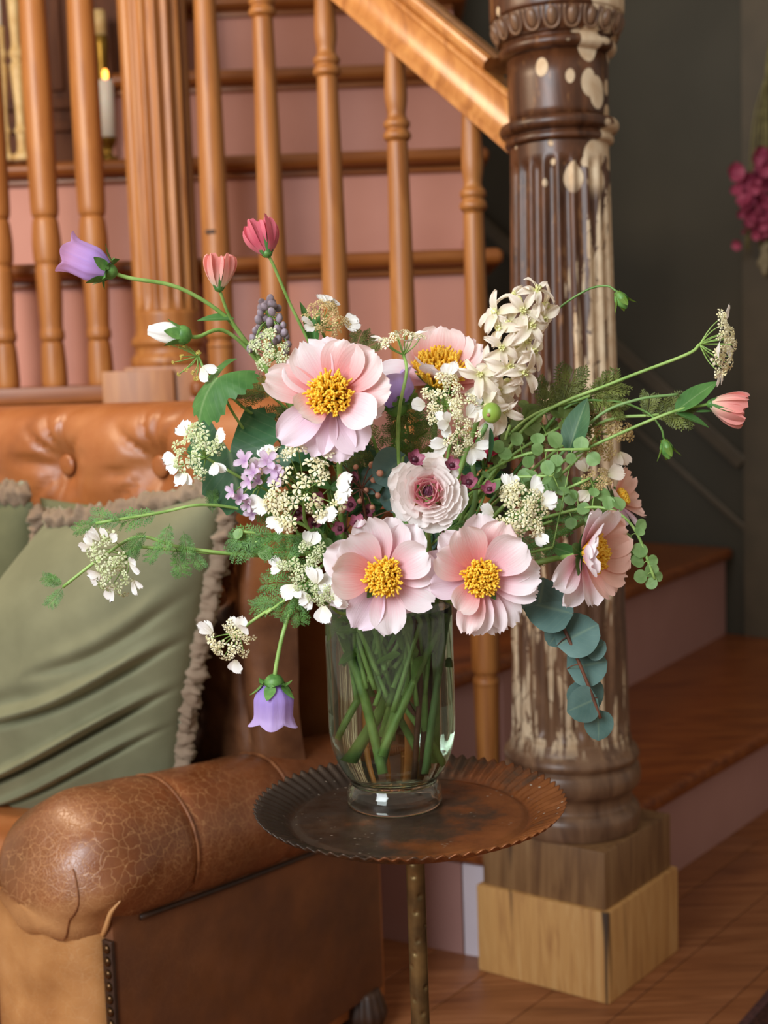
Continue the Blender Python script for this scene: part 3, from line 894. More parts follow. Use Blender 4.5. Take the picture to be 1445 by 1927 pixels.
bme = bb.mesh('button')
for bv, b2 in allb:
    if b2 > bz - 0.2:
        put('button', bme, frame(S(0.151, bv, b2), -E1), sofa, LBACK)
m = MB(); m.box(S(0.29, 0.66, 0.16), E1 * 0.14, E2 * 0.55, (0, 0, 0.12), 0.02); obj('seat_frame', m, LPANEL, sofa)
m = MB(); m.box(S(0.29, 0.66, 0.31), E1 * 0.14, E2 * 0.545, (0, 0, 0.035), 0.03); obj('seat_cushion', m, LBACK, sofa)
fm = MB(); fm.lathe(smoothprof([(0.014, 0), (0.022, 0.006), (0.029, 0.022), (0.026, 0.038), (0.02, 0.055)], 4), 60, rmod=lambda rr, z, a: rr * (1 + 0.05 * cos(15 * a)))
fme = fm.mesh('foot')
for u, v in ((0.022, 0.012), (0.44, 0.05), (0.03, 1.15), (0.40, 1.15)):
    put('foot', fme, Matrix.Translation(S(u, v, 0)), sofa, DARKLEATHER)

# ---------------------------------------------------------------- cushions
def velvet(name, c1, c2):
    t = NT(name, 0.75, 0.2)
    n = t.noise(t.coord('Object'), 9, 4, 0.6)
    t.color(t.ramp(n, [(0.35, c1), (0.65, c2)]))
    t.b.inputs['Sheen Weight'].default_value = 0.6
    t.b.inputs['Sheen Roughness'].default_value = 0.4
    t.set(t.b, 'Sheen Tint', lin('C8D0B0'))
    t.bump(t.noise(t.coord('Object'), 500, 2), 0.12, 0.001)
    return t.m
VEL = velvet('sage_velvet', '6E6E54', '7E7E62')
VEL2 = velvet('dark_sage_velvet', '5A5C42', '6A6A4C')
RUF = velvet('taupe_ruffle', '7A6654', '93806C')
def cushion(name, tl, tr, br, bl, thick, label, mat, folds=(), edges=('top', 'right'), rr=0.0125, seed=1):
    tl, tr, br, bl = (Vector(p) for p in (tl, tr, br, bl))
    nrm = (tr - tl).cross(br - tr).normalized()
    if nrm.y > 0: nrm = -nrm
    c = (tl + tr + br + bl) / 4
    root = thing(name, c, label, 'cushion')
    def base(a, b):
        # edges of a stuffed cushion bow inward between its corners
        x, y = a * 2 - 1, b * 2 - 1
        a2 = 0.5 + 0.5 * x * (1 - 0.05 * (1 - y * y))
        b2 = 0.5 + 0.5 * y * (1 - 0.05 * (1 - x * x))
        return tl.lerp(tr, a2).lerp(bl.lerp(br, a2), b2)
    def fn(sgn):
        def g(a, b):
            x, y = a * 2 - 1, b * 2 - 1
            h = thick * ((1 - abs(x) ** 2.6) * (1 - abs(y) ** 2.6)) ** 0.55
            w = min(1.0, 8 * min(a, 1 - a, b, 1 - b))
            for (ax, ay, bx, by, amp, wd) in folds:
                dx, dy = bx - ax, by - ay
                L = math.hypot(dx, dy)
                t = ((a - ax) * dx + (b - ay) * dy) / (L * L)
                q = ((a - ax) * dy - (b - ay) * dx) / L + 0.02 * sin(t * 5)
                if -0.2 < t < 1.2:
                    e = math.exp(-((t - 0.5) / 0.55) ** 4)
                    h += amp * e * w * (-math.exp(-(q / wd) ** 2) + 0.7 * math.exp(-((q - 2.0 * wd) / (1.8 * wd)) ** 2))
            h += 0.004 * mnoise.noise(Vector((a * 5, b * 5, seed))) * w
            return base(a, b) + nrm * sgn * max(h, 0.0)
        return g
    m = MB(); m.grid(fn(1.0), 170, 170); m.grid(fn(-1.0), 30, 30)
    obj('velvet_cover', m, mat, root)
    # ruffled trim round the edge
    rnd = random.Random(seed)
    runs = {'top': ((0, 0), (1, 0)), 'right': ((1, 0), (1, 1)), 'left': ((0, 0), (0, 1)), 'bottom': ((0, 1), (1, 1))}
    for e in edges:
        (a0, b0), (a1, b1) = runs[e]
        pts = [base(a0 + (a1 - a0) * k / 60, b0 + (b1 - b0) * k / 60) for k in range(61)]
        outw = (base(0.5 * (a0 + a1), 0.5 * (b0 + b1)) - c).normalized()
        mm = MB()
        L = sum((p - q).length for p, q in zip(pts[1:], pts[:-1]))
        N = int(L / 0.0028)
        def path(t):
            k = min(int(t * 60), 59)
            return pts[k].lerp(pts[k + 1], t * 60 - k)
        def rf(u, v):
            p = path(v)
            d = (path(min(1, v + 0.01)) - path(max(0, v - 0.01))).normalized()
            s2 = d.cross(nrm)
            if s2.dot(outw) < 0: s2 = -s2
            th = 2 * PI * u
            pleat = sin(v * L * 620 + 2.5 * mnoise.noise(Vector((v * L * 45, u * 2, seed))))
            endf = min(1.0, v * 22 + 0.02, (1 - v) * 22 + 0.02)
            r = endf * rr * (0.86 + 0.06 * pleat * (0.4 + 0.6 * abs(cos(th))) + 0.5 * mnoise.noise(Vector((v * L * 260, u * 5, seed + 9))) + 0.75 * mnoise.noise(Vector((v * L * 90, cos(th) * 1.3, sin(th) * 1.3 + seed))))
            return p + s2 * (rr * 0.55 + r * cos(th)) + nrm * r * 0.9 * sin(th)
        mm.grid(rf, 14, N, True)
        obj('ruffled_trim', mm, RUF, root)
    return root
cushion('velvet_cushion', P(80, 990, 1.545), P(430, 915, 1.425), P(325, 1560, 1.475), P(-330, 1540, 1.70), 0.085,
        'large sage green velvet cushion with ruffled taupe trim against the arm', VEL,
        folds=((0.30, 0.93, 1.0, 0.58, 0.026, 0.010), (0.40, 0.99, 1.0, 0.69, 0.016, 0.008), (0.5, 0.62, 1.05, 0.42, 0.018, 0.013), (0.62, 0.45, 1.05, 0.28, 0.008, 0.02), (0.0, 0.6, 0.6, 0.55, 0.006, 0.03)))
cushion('velvet_cushion', P(-250, 905, 1.74), P(62, 945, 1.625), P(110, 1330, 1.66), P(-220, 1400, 1.75), 0.05,
        'dark sage velvet cushion with ruffled trim cut by the left edge', VEL2, seed=3, rr=0.016)
cushion('velvet_cushion', P(75, 936, 1.66), P(330, 955, 1.60), P(330, 1250, 1.62), P(95, 1250, 1.66), 0.03,
        'green velvet cushion of which only a corner peeks above the large one', VEL2, edges=(), seed=5)

# ================================================================ SIDE TABLE
def tray_mat():
    t = NT('rusted_metal', 0.42, 0.5)
    v = t.coord('Object')
    a = t.noise(v, 16, 5, 0.65)
    x = t.xyz(v)
    g = t.math('ADD', a, t.math('MULTIPLY', t.math('ADD', x[0], t.math('MULTIPLY', x[1], -0.45)), 2.2))
    c = t.ramp(g, [(0.36, '30251D'), (0.54, '463426'), (0.66, '74421F'), (0.85, '8A5228')])
    sp = t.voro(t.coord('Object', (110, 190, 110)), 1.0, 'F1')
    spm = t.math('MULTIPLY', t.ramp(sp, [(0.10, 1.0), (0.16, 0.0)]), t.ramp(t.noise(v, 28, 2), [(0.5, 0.0), (0.62, 0.8)]))
    t.color(t.mix(spm, c, 'B0A494'))
    t.set(t.b, 'Metallic', 0.35)
    t.set(t.b, 'Roughness', t.ramp(t.noise(v, 60, 4), [(0.3, 0.30), (0.7, 0.6)]))
    t.bump(t.noise(v, 90, 4), 0.25, 0.001)
    return t.m
TRAYM = tray_mat()
TX, TY, TZ = 0.0135, 1.0485, 0.480
table = thing('side_table', (TX, TY, 0), 'small round rusty metal side table with a crimped rim', 'table')
NC = 76
def rimmod(r, z, a):
    f = max(0.0, (r - 0.104) / 0.030)
    return r + 0.0013 * f * cos(NC * a)
def traymesh():
    m = MB()
    prof = [(0.0005, 0.0), (0.05, 0.0), (0.095, 0.0), (0.0985, 0.0004), (0.1015, -0.0022), (0.1045, -0.0015), (0.109, 0.002), (0.117, 0.0058), (0.126, 0.0095), (0.1325, 0.0125), (0.1338, 0.0122)]
    bot = [(r - 0.0003, z - 0.0022) for r, z in reversed(prof[:-1])]
    seg = NC * 6
    base = 0
    pr = prof + bot
    for (r, z) in pr:
        for k in range(seg):
            a = 2 * PI * k / seg
            f = min(1.0, max(0.0, (r - 0.104) / 0.012))
            zz = z + 0.0017 * f * cos(NC * a)
            r2 = rimmod(r, z, a)
            m.v.append(Vector((TX + r2 * cos(a), TY + r2 * sin(a), TZ + zz)))
            m.uv.append((0, 0))
    for j in range(len(pr) - 1):
        for k in range(seg):
            a, b = j * seg + k, j * seg + (k + 1) % seg
            m.f.append((a, b, b + seg, a + seg))
    return m
obj('tray_top', traymesh(), TRAYM, table)
POLE = plain('dark_bronze', '5E4C32', '8A7248', 0.38, 35, 0.5, 0.75, 0.15)
def polefn():
    m = MB()
    rnd = random.Random(4)
    dots = [(rnd.uniform(-2.6, -0.4), 0.02 + 0.0135 * k + rnd.uniform(-.005, .005)) for k in range(34)]
    def fn(u, v):
        a = 2 * PI * u
        z = v * (TZ - 0.002)
        r = 0.0082 + 0.0014 * max(0, (z - 0.455) / 0.025)
        for da, dz in dots:
            dd = ((a - PI * 2 - da + PI) % (2 * PI) - PI) * 0.008
            q = (dd * dd + (z - dz) ** 2) / (0.0019 ** 2)
            if q < 6: r -= 0.0016 * math.exp(-q)
        return Vector((TX + 0.003 + r * cos(a), TY + r * sin(a), z))
    m.grid(fn, 40, 330, True)
    return m
obj('pole', polefn(), POLE, table)
m = MB(); m.lathe(smoothprof([(0.001, TZ - 0.012), (0.02, TZ - 0.012), (0.022, TZ - 0.006), (0.03, TZ - 0.0022)], 3), 30, (TX + 0.003, TY, 0)); obj('top_flange', m, POLE, table)
m = MB(); m.lathe(smoothprof([(0.095, 0), (0.096, 0.006), (0.09, 0.011), (0.04, 0.016), (0.015, 0.03), (0.009, 0.05)], 4), 48, (TX + 0.003, TY, 0)); obj('foot_disc', m, POLE, table)

# ================================================================ VASE
VX, VY, VZ = P(735.5, 1300, 1.08).x, 1.08, TZ + 0.0005
def glassmat(name, ior, tint):
    t = NT(name)
    g = t.n('ShaderNodeBsdfGlass')
    g.inputs['Color'].default_value = lin(tint)
    g.inputs['Roughness'].default_value = 0.0
    g.inputs['IOR'].default_value = ior
    t.t.links.new(g.outputs[0], t.out.inputs['Surface'])
    return t.m
GLASS = glassmat('clear_glass', 1.48, 'FAFDFB')
WATER = glassmat('vase_water', 1.333, 'F8FCF6')
vase = thing('glass_vase', (VX, VY, VZ), 'clear glass vase on a low foot, full of water and green stems', 'vase')
HV = 0.198
outer = [(0.0005, 0.0215), (0.028, 0.0205), (0.0335, 0.0165), (0.0362, 0.010), (0.0372, 0.003), (0.0385, 0.0002), (0.0402, 0.0012), (0.0408, 0.006), (0.0400, 0.014), (0.0375, 0.0195), (0.0372, 0.0225), (0.0405, 0.028), (0.0455, 0.036), (0.0500, 0.047), (0.0528, 0.060), (0.0538, 0.080), (0.0539, 0.14), (0.0539, HV - 0.002), (0.0531, HV)]
inner = [(0.0519, HV - 0.0015), (0.0514, HV - 0.006), (0.0514, 0.14), (0.0513, 0.080), (0.0503, 0.061), (0.0476, 0.049), (0.0430, 0.039), (0.0375, 0.0315), (0.0310, 0.0275), (0.015, 0.0255), (0.0005, 0.025)]
outer, inner = [(r * 1.04, z) for r, z in outer], [(r * 1.04, z) for r, z in inner]
so, si = smoothprof(outer, 4), smoothprof(inner, 4)
m = MB(); m.lathe(so + si, 96, (VX, VY, VZ), caps=False); obj('glass_body', m, GLASS, vase)
ZW = 0.177
wp = [(0.0005, 0.0252)] + [(r + 0.0003, z - 0.0003) for r, z in reversed(smoothprof(inner, 4)) if z < ZW - 0.003 and r > 0.001] + [(0.0537, ZW), (0.051, ZW - 0.0012), (0.0005, ZW - 0.0012)]
m = MB(); m.lathe(wp, 96, (VX, VY, VZ), caps=False); obj('water', m, WATER, vase)

# ================================================================ THE BOUQUET
CR, CU, CF = CAMROT.col[0].copy(), CAMROT.col[1].copy(), CAMROT.col[2].copy()
def D(x, y, f):
    return (CR * x + CU * y + CF * f).normalized()
PX = 1.03 / FPX                      # metres per photograph pixel at the bouquet
STEM = plain('green_stem', '769E4A', '9CBE6A', 0.45, 60)
STEMD = plain('dark_green_stem', '4E7834', '6A9248', 0.45, 60)
STEMB = plain('brown_twig', '4A2A1A', '6A3E28', 0.6, 90)
PETP = petalmat('coral_pink_petal', 'E0707A', 'F4ACAC', 'FCE8E6', 0.28, 0.05, 0.95)
PETW = petalmat('pale_pink_petal', 'E48A9C', 'F7C6D0', 'FDF3F6', 0.28, 0.0, 0.85)
PETL = petalmat('lilac_pink_petal', 'DB9CB4', 'EFC8DC', 'F6E2EE', 0.28)
PETO = petalmat('peach_petal', 'E09078', 'F0B09C', 'F6CDBE', 0.35)
RANP = petalmat('ranunculus_outer_petal', 'FBD0D0', 'FFECE8', 'FFFAF8', 0.42, 0.0, 0.6)
RANI = petalmat('ranunculus_inner_petal', 'D86488', 'F2A8B4', 'F8D8D4', 0.2, 0.0, 0.9)
RANC = plain('ranunculus_eye', '3A1A2A', '6A2844', 0.6, 300)
STAM = plain('yellow_stamen', 'F4B624', 'FFDA50', 0.55, 400)
PIST = plain('green_pistil', 'A8A84A', 'C8B850', 0.5, 200)
BELL = petalmat('lavender_bell', 'A48AE0', 'BCA2EA', 'D0B8F0', 0.35, 0.0, 1.0)
BELLP = petalmat('mauve_bell', 'B496E4', 'C4A0E2', 'D4A4D6', 0.35, 0.0, 1.0)
WHT = petalmat('white_petal', 'EAE6C8', 'FAF8EE', 'FFFFFC', 0.25)
CRM = plain('cream_floret', 'D8D09A', 'F4F0D4', 0.6, 260)
TANF = plain('tan_floret', 'B0945A', 'D8C28C', 0.6, 260)
GRNF = plain('greenish_floret', 'A8B878', 'E4E6C4', 0.6, 260)
DEL = petalmat('cream_spray_petal', 'D8D69A', 'F2EAD4', 'F8EEE0', 0.3)
BUDP = petalmat('salmon_bud_petal', 'F0E6C4', 'F6BEB0', 'F2A49C', 0.25)
BUDR = petalmat('rose_bud_petal', 'D87A84', 'CC5468', 'DC7080', 0.2)
BURG = plain('burgundy_blossom', '7A3448', 'A05A70', 0.5, 200)
BURD = plain('burgundy_eye', '3A1020', '501828', 0.5, 200)
CRIM = plain('crimson_blossom', 'A02040', 'C03C58', 0.5, 100)
LAVS = petalmat('small_lilac_petal', 'C8A0CC', 'DDBCE0', 'EAD6EC', 0.35)
GREYL = plain('dusty_lavender_bud', '8A7A82', 'B4A6B4', 0.6, 160)
LEAFM = leafmat('mid_green_leaf', '3E6E34', '5C8C48')
LEAFD = leafmat('deep_green_leaf', '2A5434', '3E6C44', 0.45)
LEAFY = leafmat('yellow_green_leaf', '557A2A', '789A3E', 0.5, 0.2, 0.3)
EUC = leafmat('eucalyptus_leaf', '41605A', '678680', 0.55, 0.14, 0.12)
PENNY = leafmat('pale_round_leaf', '6E9654', '98BE7C', 0.5, 0.15, 0.3)
PENNYD = leafmat('olive_round_leaf', '5A7038', '7C8E4C', 0.5, 0.15, 0.3)
FERN = plain('feathery_green', '3A6428', '5C8A3E', 0.6, 50)
FERNO = plain('feathery_olive', '4A5620', '6A7430', 0.6, 50)
CALYX = plain('calyx_green', '42722F', '68984A', 0.5, 120)
APPLE = plain('green_berry_skin', '7A9A3A', '9ABA50', 0.35, 30)

def petal_mesh(name, L, W, tilt=0.2, bend=0.3, cup=0.25, notch=0.05, wave=0.03, seed=0, nu=8, nv=10, r0=0.004, base=0.2, peak=0.62):
    rnd = random.Random(seed)
    ph, fr = rnd.uniform(0, 6), rnd.uniform(3, 6)
    xs, zs = [r0], [0.0]
    for j in range(1, nv + 1):
        v = j / nv
        th = tilt + bend * v
        xs.append(xs[-1] + L / nv * cos(th)); zs.append(zs[-1] + L / nv * sin(th))
    def fn(a, v):
        u = a * 2 - 1
        t = v * nv; k = min(int(t), nv - 1)
        if v < peak:
            w = base + (1 - base) * sin(PI / 2 * v / peak) ** 1.1
        else:
            w = sqrt(max(0.03, 1 - ((v - peak) / (1.03 - peak)) ** 2.3))
        w *= W / 2
        tip = v ** 3 * notch * L * (mnoise.noise(Vector((u * 2.6 + ph, seed, 0))) + 0.6 * mnoise.noise(Vector((u * 7 + ph, seed, 4))) - 0.25 * u * u)
        th = tilt + bend * v
        z = zs[j_(v)] + cup * u * u * w + wave * L * v * v * sin(u * fr + ph)
        x = xs[j_(v)] - cup * 0.2 * u * u * w * 0
        return Vector((x + tip * cos(th), u * w, z + tip * sin(th)))
    j_ = lambda v: int(round(v * nv))
    m = MB(); m.grid(fn, nu, nv)
    return m.mesh(name)

def leaf_mesh(name, L, W, fold=0.25, droop=0.3, peak=0.4, point=1.0, nu=6, nv=9, wave=0.0, seed=0):
    def fn(a, v):
        u = a * 2 - 1
        w = (sin(PI * v ** (math.log(0.5) / math.log(peak))) ** 0.85 if 0 < v < 1 else 0.0)
        if point < 1: w = max(w, 0) ** point
        w = w * W / 2 + 0.0004
        return Vector((L * v, u * w, abs(u) * w * fold - droop * L * v * v * 0.5 + wave * L * sin(v * 9 + seed) * u))
    m = MB(); m.grid(fn, nu, nv)
    return m.mesh(name)

def lobed_mesh(name, R, seed=0, lobes=5, droop=0.35, tooth=0.05):
    m = MB()
    N, K = 72, 7
    def fn(a, v):
        th = (a * 2 - 1) * 2.75
        r = R * (0.62 + 0.38 * abs(cos(lobes * th / 2 / 1.1)) ** 0.8) * (1 - 0.14 * abs(th / 2.75) ** 2) * (1 + tooth * sin(th * 23 + seed))
        r *= v
        x, y = r * cos(th), r * sin(th)
        z = -droop * (x * x + y * y) / R + 0.10 * R * v * cos(lobes * th + seed) * v
        return Vector((x + 0.25 * R * 0, y, z))
    n0 = len(m.v)
    m.grid(fn, N, K)
    for i in range(len(m.uv)):
        p = m.v[i]
        m.uv[i] = (0.5 + p.y / R * 0.9, p.x / R * 0.8)
    return m.mesh(name)

VC = Vector((VX, VY, 0))
rs_ = random.Random(21)
def vase_leg(head, short=False):
    """Points of a stem inside the vase, from its cut end to the mouth."""
    off = Vector((head.x - VX, head.y - VY, 0))
    L = off.length
    d = off / L if L > 1e-4 else Vector((1, 0, 0))
    ang = rs_.uniform(-1.1, 1.1)
    d = Vector((d.x * cos(ang) - d.y * sin(ang), d.x * sin(ang) + d.y * cos(ang), 0))
    mo = VC + d * min(0.046, 0.030 + L * 0.25) * rs_.uniform(0.55, 1.0)
    mo.z = VZ + HV - 0.012
    ra, rq = rs_.uniform(0, 2 * PI), 0.039 * sqrt(rs_.random())
    s0 = VC - d * 0.010 + Vector((rq * cos(ra), rq * sin(ra), 0))
    r = s0 - VC; r.z = 0
    if r.length > 0.039: s0 = VC + r * (0.039 / r.length)
    if short: s0 = s0.lerp(mo, rs_.uniform(0.15, 0.5))
    s0.z = VZ + 0.032 + 0.45 * max(0.0, min(r.length, 0.039) - 0.022) + (rs_.uniform(0.05, 0.105) if short else rs_.uniform(0.0, 0.03))
    return [s0, s0.lerp(mo, 0.5) + Vector((rs_.uniform(-.003, .003), rs_.uniform(-.003, .003), 0)), mo]

def stem_to(root, head, via=(), r=0.0019, m=None, rb=None):
    leg = vase_leg(head if not via else via[0], r < 0.0014)
    pts = leg + list(via) + [head]
    if not via:
        mo = leg[2]
        mid = mo.lerp(head, 0.5) + Vector((0, 0, 0.018))
        pts = leg + [mid, head]
    mb = MB(); mb.tube(pts, [max(0.0018, r * 1.6), max(0.0016, r * 1.4), r * 1.05, r], 8, 6)
    obj('stem', mb, m or STEM, root)
    return pts

def flower(name, head, label, cat, group=None):
    return thing(name, (head.x * 0.2 + VX * 0.8, head.y * 0.2 + VY * 0.8, VZ + 0.04), label, cat, group)

# ---- peonies -------------------------------------------------------------
def stamens(root, M, R, n=150, seed=1, h=0.020):
    rnd = random.Random(seed)
    m = MB()
    for i in range(n):
        a = rnd.uniform(0, 2 * PI)
        q = sqrt(rnd.uniform(0.02, 1))
        rb = R * 0.60 * q
        lean = 0.55 * q + rnd.uniform(-0.1, 0.1)
        L = h * rnd.uniform(0.75, 1.1) * (1 - 0.2 * q)
        o = Vector((cos(a), sin(a), 0))
        p0 = o * rb
        p1 = p0 + o * L * 0.55 * sin(lean) + V(0, 0, L * 0.55 * cos(lean))
        cur = rnd.uniform(-0.6, 0.35)
        tw = rnd.uniform(-0.4, 0.4)
        p2 = p1 + (o * sin(lean + cur) + Vector((-o.y, o.x, 0)) * tw + V(0, 0, cos(lean + cur))) * L * 0.5
        m.tube([M @ p0, M @ p1, M @ p2], [0.0008, 0.0009, 0.0011, 0.0009], 4, 3)
    obj('stamen_cluster', m, STAM, root, kind='stuff')
    m = MB(); m.ell(M @ V(0, 0, h * 0.55), 0.0035, 0.0035, 0.0035, 8, 6); obj('pistil', m, PIST, root)

pm_count = [0]
def peony(label, px, py, Y, face, petals, sr=40, seed=1, via=()):
    head = P(px, py, Y)
    f = D(*face)
    root = flower('peony', head, label, 'flower', 'pink single peonies')
    M = frame(head, f, CR)
    sc = Y / FPX
    for k, (ang, L, W, tilt, bend, mat, lay) in enumerate(petals):
        pm_count[0] += 1
        me = petal_mesh('petal', L * sc, W * 0.93 * sc, math.radians(tilt), math.radians(bend), 0.34, 0.085, 0.045, seed * 40 + k, r0=0.004, base=0.16, nu=10)
        put('petal', me, M @ Matrix.Translation((0, 0, -0.0035 + 0.0035 * lay)) @ Matrix.Rotation(math.radians(ang), 4, 'Z'), root, mat)
    stamens(root, M, sr * sc, 300, seed, 0.0190 * sr / 40)
    # green sepals behind
    for k in range(5):
        me = leaf_mesh('sepal', 0.022, 0.011, 0.1, -0.5, 0.4)
        put('sepal', me, M @ Matrix.Translation((0, 0, -0.006)) @ Matrix.Rotation(k * 1.257 + 0.3, 4, 'Z'), root, LEAFM)
    pts = list(via) or [head - f * 0.045 + V(0, 0, -0.03)]
    stem_to(root, head - f * 0.006, pts, 0.0024)
    return root
P_, W_, L_, O_ = PETP, PETW, PETL, PETO
peony('pale pink peony at the upper left of the bouquet, fully open with yellow stamens', 624, 747, 1.0, (-0.06, 0.10, 1.0), [
    (165, 122, 78, 14, 10, P_, 0), (120, 108, 86, 18, 8, W_, 0), (98, 106, 90, 14, 12, W_, -1), (70, 104, 92, 20, 10, P_, 0), (42, 112, 92, 22, -5, P_, 0.3),
    (8, 108, 84, 14, 5, P_, 0), (-14, 92, 62, 8, -8, W_, -0.6), (-32, 104, 80, 24, 12, W_, 0.8), (-62, 104, 84, 4, -8, L_, -1), (-84, 112, 82, 0, -14, L_, -0.6), (-112, 106, 84, 2, -10, L_, -1.2),
    (-140, 118, 78, 6, -8, L_, -0.6), (-142, 80, 76, 32, 22, P_, 0.9), (142, 100, 78, 16, 6, W_, -0.6)], 42, 1)
peony('coral peony at the top, cupped and tilted upward behind a white umbel', 826, 712, 1.07, (0.10, 0.62, 0.72), [
    (90, 95, 95, 42, 14, P_, 0), (118, 92, 80, 40, 14, P_, -0.3), (60, 92, 80, 40, 12, P_, -0.2), (35, 95, 80, 32, 10, P_, 0), (150, 90, 76, 34, 10, P_, 0), (172, 108, 76, 4, -8, W_, -1),
    (10, 100, 84, 20, 6, P_, -0.4), (-20, 96, 84, 16, 12, P_, -0.5), (-52, 80, 84, 48, 20, W_, 0.3), (-95, 78, 90, 52, 18, W_, 0.3), (-135, 78, 80, 50, 18, W_, 0.3), (-40, 108, 76, -6, -14, O_, -1.5)], 50, 2)
peony('pale pink peony at the front, left of two hanging over the vase rim', 722, 1084, 0.985, (-0.02, -0.04, 1.0), [
    (80, 112, 84, 16, 8, W_, -0.2), (106, 118, 82, 20, 10, W_, 0.2), (56, 112, 84, 14, 8, W_, -0.6), (134, 106, 92, 24, 10, W_, 0.5), (158, 112, 88, 8, 4, W_, -0.8), (176, 104, 96, 28, 12, P_, 0.7),
    (32, 100, 82, 26, 8, W_, 0.5), (12, 92, 76, 10, 0, W_, -0.6), (-26, 98, 80, 8, -6, W_, 0), (-84, 104, 76, 6, -10, W_, 0.1), (-118, 106, 76, 2, -10, L_, -0.2), (-155, 112, 62, 0, -6, W_, -1), (-45, 84, 60, 0, -8, L_, -1)], 35, 3)
peony('pale pink peony at the front, right of two beside the vase rim', 903, 1086, 0.985, (0.04, -0.03, 1.0), [
    (112, 112, 78, 26, 10, P_, 0.5), (90, 118, 82, 14, 8, W_, -0.6), (68, 112, 84, 18, 8, P_, -0.2), (42, 108, 90, 26, 8, W_, 0.6), (18, 98, 70, 8, 4, W_, -0.8), (2, 106, 80, 14, -6, W_, 0),
    (-16, 106, 62, 10, -8, W_, -0.2), (-54, 108, 76, 2, -12, W_, -0.5), (-72, 106, 60, 6, -10, W_, -0.8), (-92, 102, 62, 10, -8, W_, 0.2), (-106, 104, 58, 18, 0, P_, 0.5), (-128, 82, 62, 30, 12, P_, 0.8), (150, 98, 84, 22, 10, P_, 0.3),
    (172, 112, 88, 4, -4, L_, -0.9), (132, 104, 66, 8, 4, W_, -0.6), (-170, 92, 64, 16, 2, L_, 0.2)], 34, 4)
peony('pink peony on the right turned sideways in front of the peeling post', 1106, 1042, 1.0, (0.72, 0.02, 0.70), [
    (90, 92, 84, 34, 10, W_, 0), (60, 94, 76, 28, 8, O_, -0.2), (118, 94, 74, 26, 10, W_, -0.2), (30, 88, 82, 30, 8, O_, 0), (0, 86, 82, 30, 8, O_, 0), (-30, 88, 80, 28, 6, O_, 0), (-58, 92, 76, 18, 4, O_, -0.4), (-84, 92, 70, 12, -6, W_, -0.5),
    (-112, 98, 70, 0, -10, W_, -0.8), (150, 86, 80, 44, 10, W_, 0.4), (180, 84, 78, 48, 8, W_, 0.5), (-145, 96, 72, 6, -14, W_, -0.8), (-165, 90, 66, 40, 10, W_, 0.2)], 33, 5, via=(P(1010, 1060, 1.04), P(1070, 1048, 1.01)))
peony('small peach pink blossom half hidden at the far right behind the sideways peony', 1166, 938, 1.06, (0.55, 0.35, 0.2), [
    (90, 62, 46, 40, 10, O_, 0), (40, 58, 44, 30, 5, O_, 0), (0, 58, 44, 25, 5, O_, 0), (-40, 60, 44, 15, -10, L_, 0), (-85, 62, 48, 5, -20, L_, 0), (140, 58, 46, 45, 10, O_, 0), (-140, 58, 46, 20, -10, O_, 0)], 16, 6, via=(P(1020, 1020, 1.08), P(1120, 970, 1.07)))

# ---- ranunculus ----------------------------------------------------------
head = P(805, 925, 0.985)
f = D(-0.02, 0.10, 1.0)
root = flower('ranunculus', head, 'round many petalled blush ranunculus in the centre of the bouquet', 'flower')
M = frame(head, f, CR)
rk = random.Random(5)
for k in range(58):
    q = (k + 0.5) / 58                      # 0 centre .. 1 rim
    a = k * 2.39996 + rk.uniform(-.3, .3)
    R = 0.0034 + 0.0196 * q ** 0.85
    tilt = math.radians(62 - 44 * q ** 1.1 + rk.uniform(-5, 5))
    L = 0.0070 + 0.0095 * q
    W = 0.0095 + 0.0155 * q
    me = petal_mesh('petal', L, W, tilt, math.radians(34 - 60 * max(0, q - 0.45)), 0.40, 0.13, 0.04, 900 + k, 6, 6, 0.0, 0.55, 0.55)
    z0 = 0.0 - 0.011 * q ** 1.6
    put('petal', me, M @ Matrix.Rotation(a, 4, 'Z') @ Matrix.Translation((R * 0.80, 0, z0)), root, RANI if q < 0.36 else RANP)
m = MB()
for k in range(26):
    a, q = k * 2.4, sqrt(k / 26)
    m.ell(M @ V(0.0038 * q * cos(a), 0.0038 * q * sin(a), 0.0055 - 0.003 * q), 0.0009, 0.0009, 0.0018, 5, 4)
obj('seed_eye', m, RANC, root)
stem_to(root, head - f * 0.006, [head - f * 0.04 + V(0, 0, -0.04)], 0.0022)

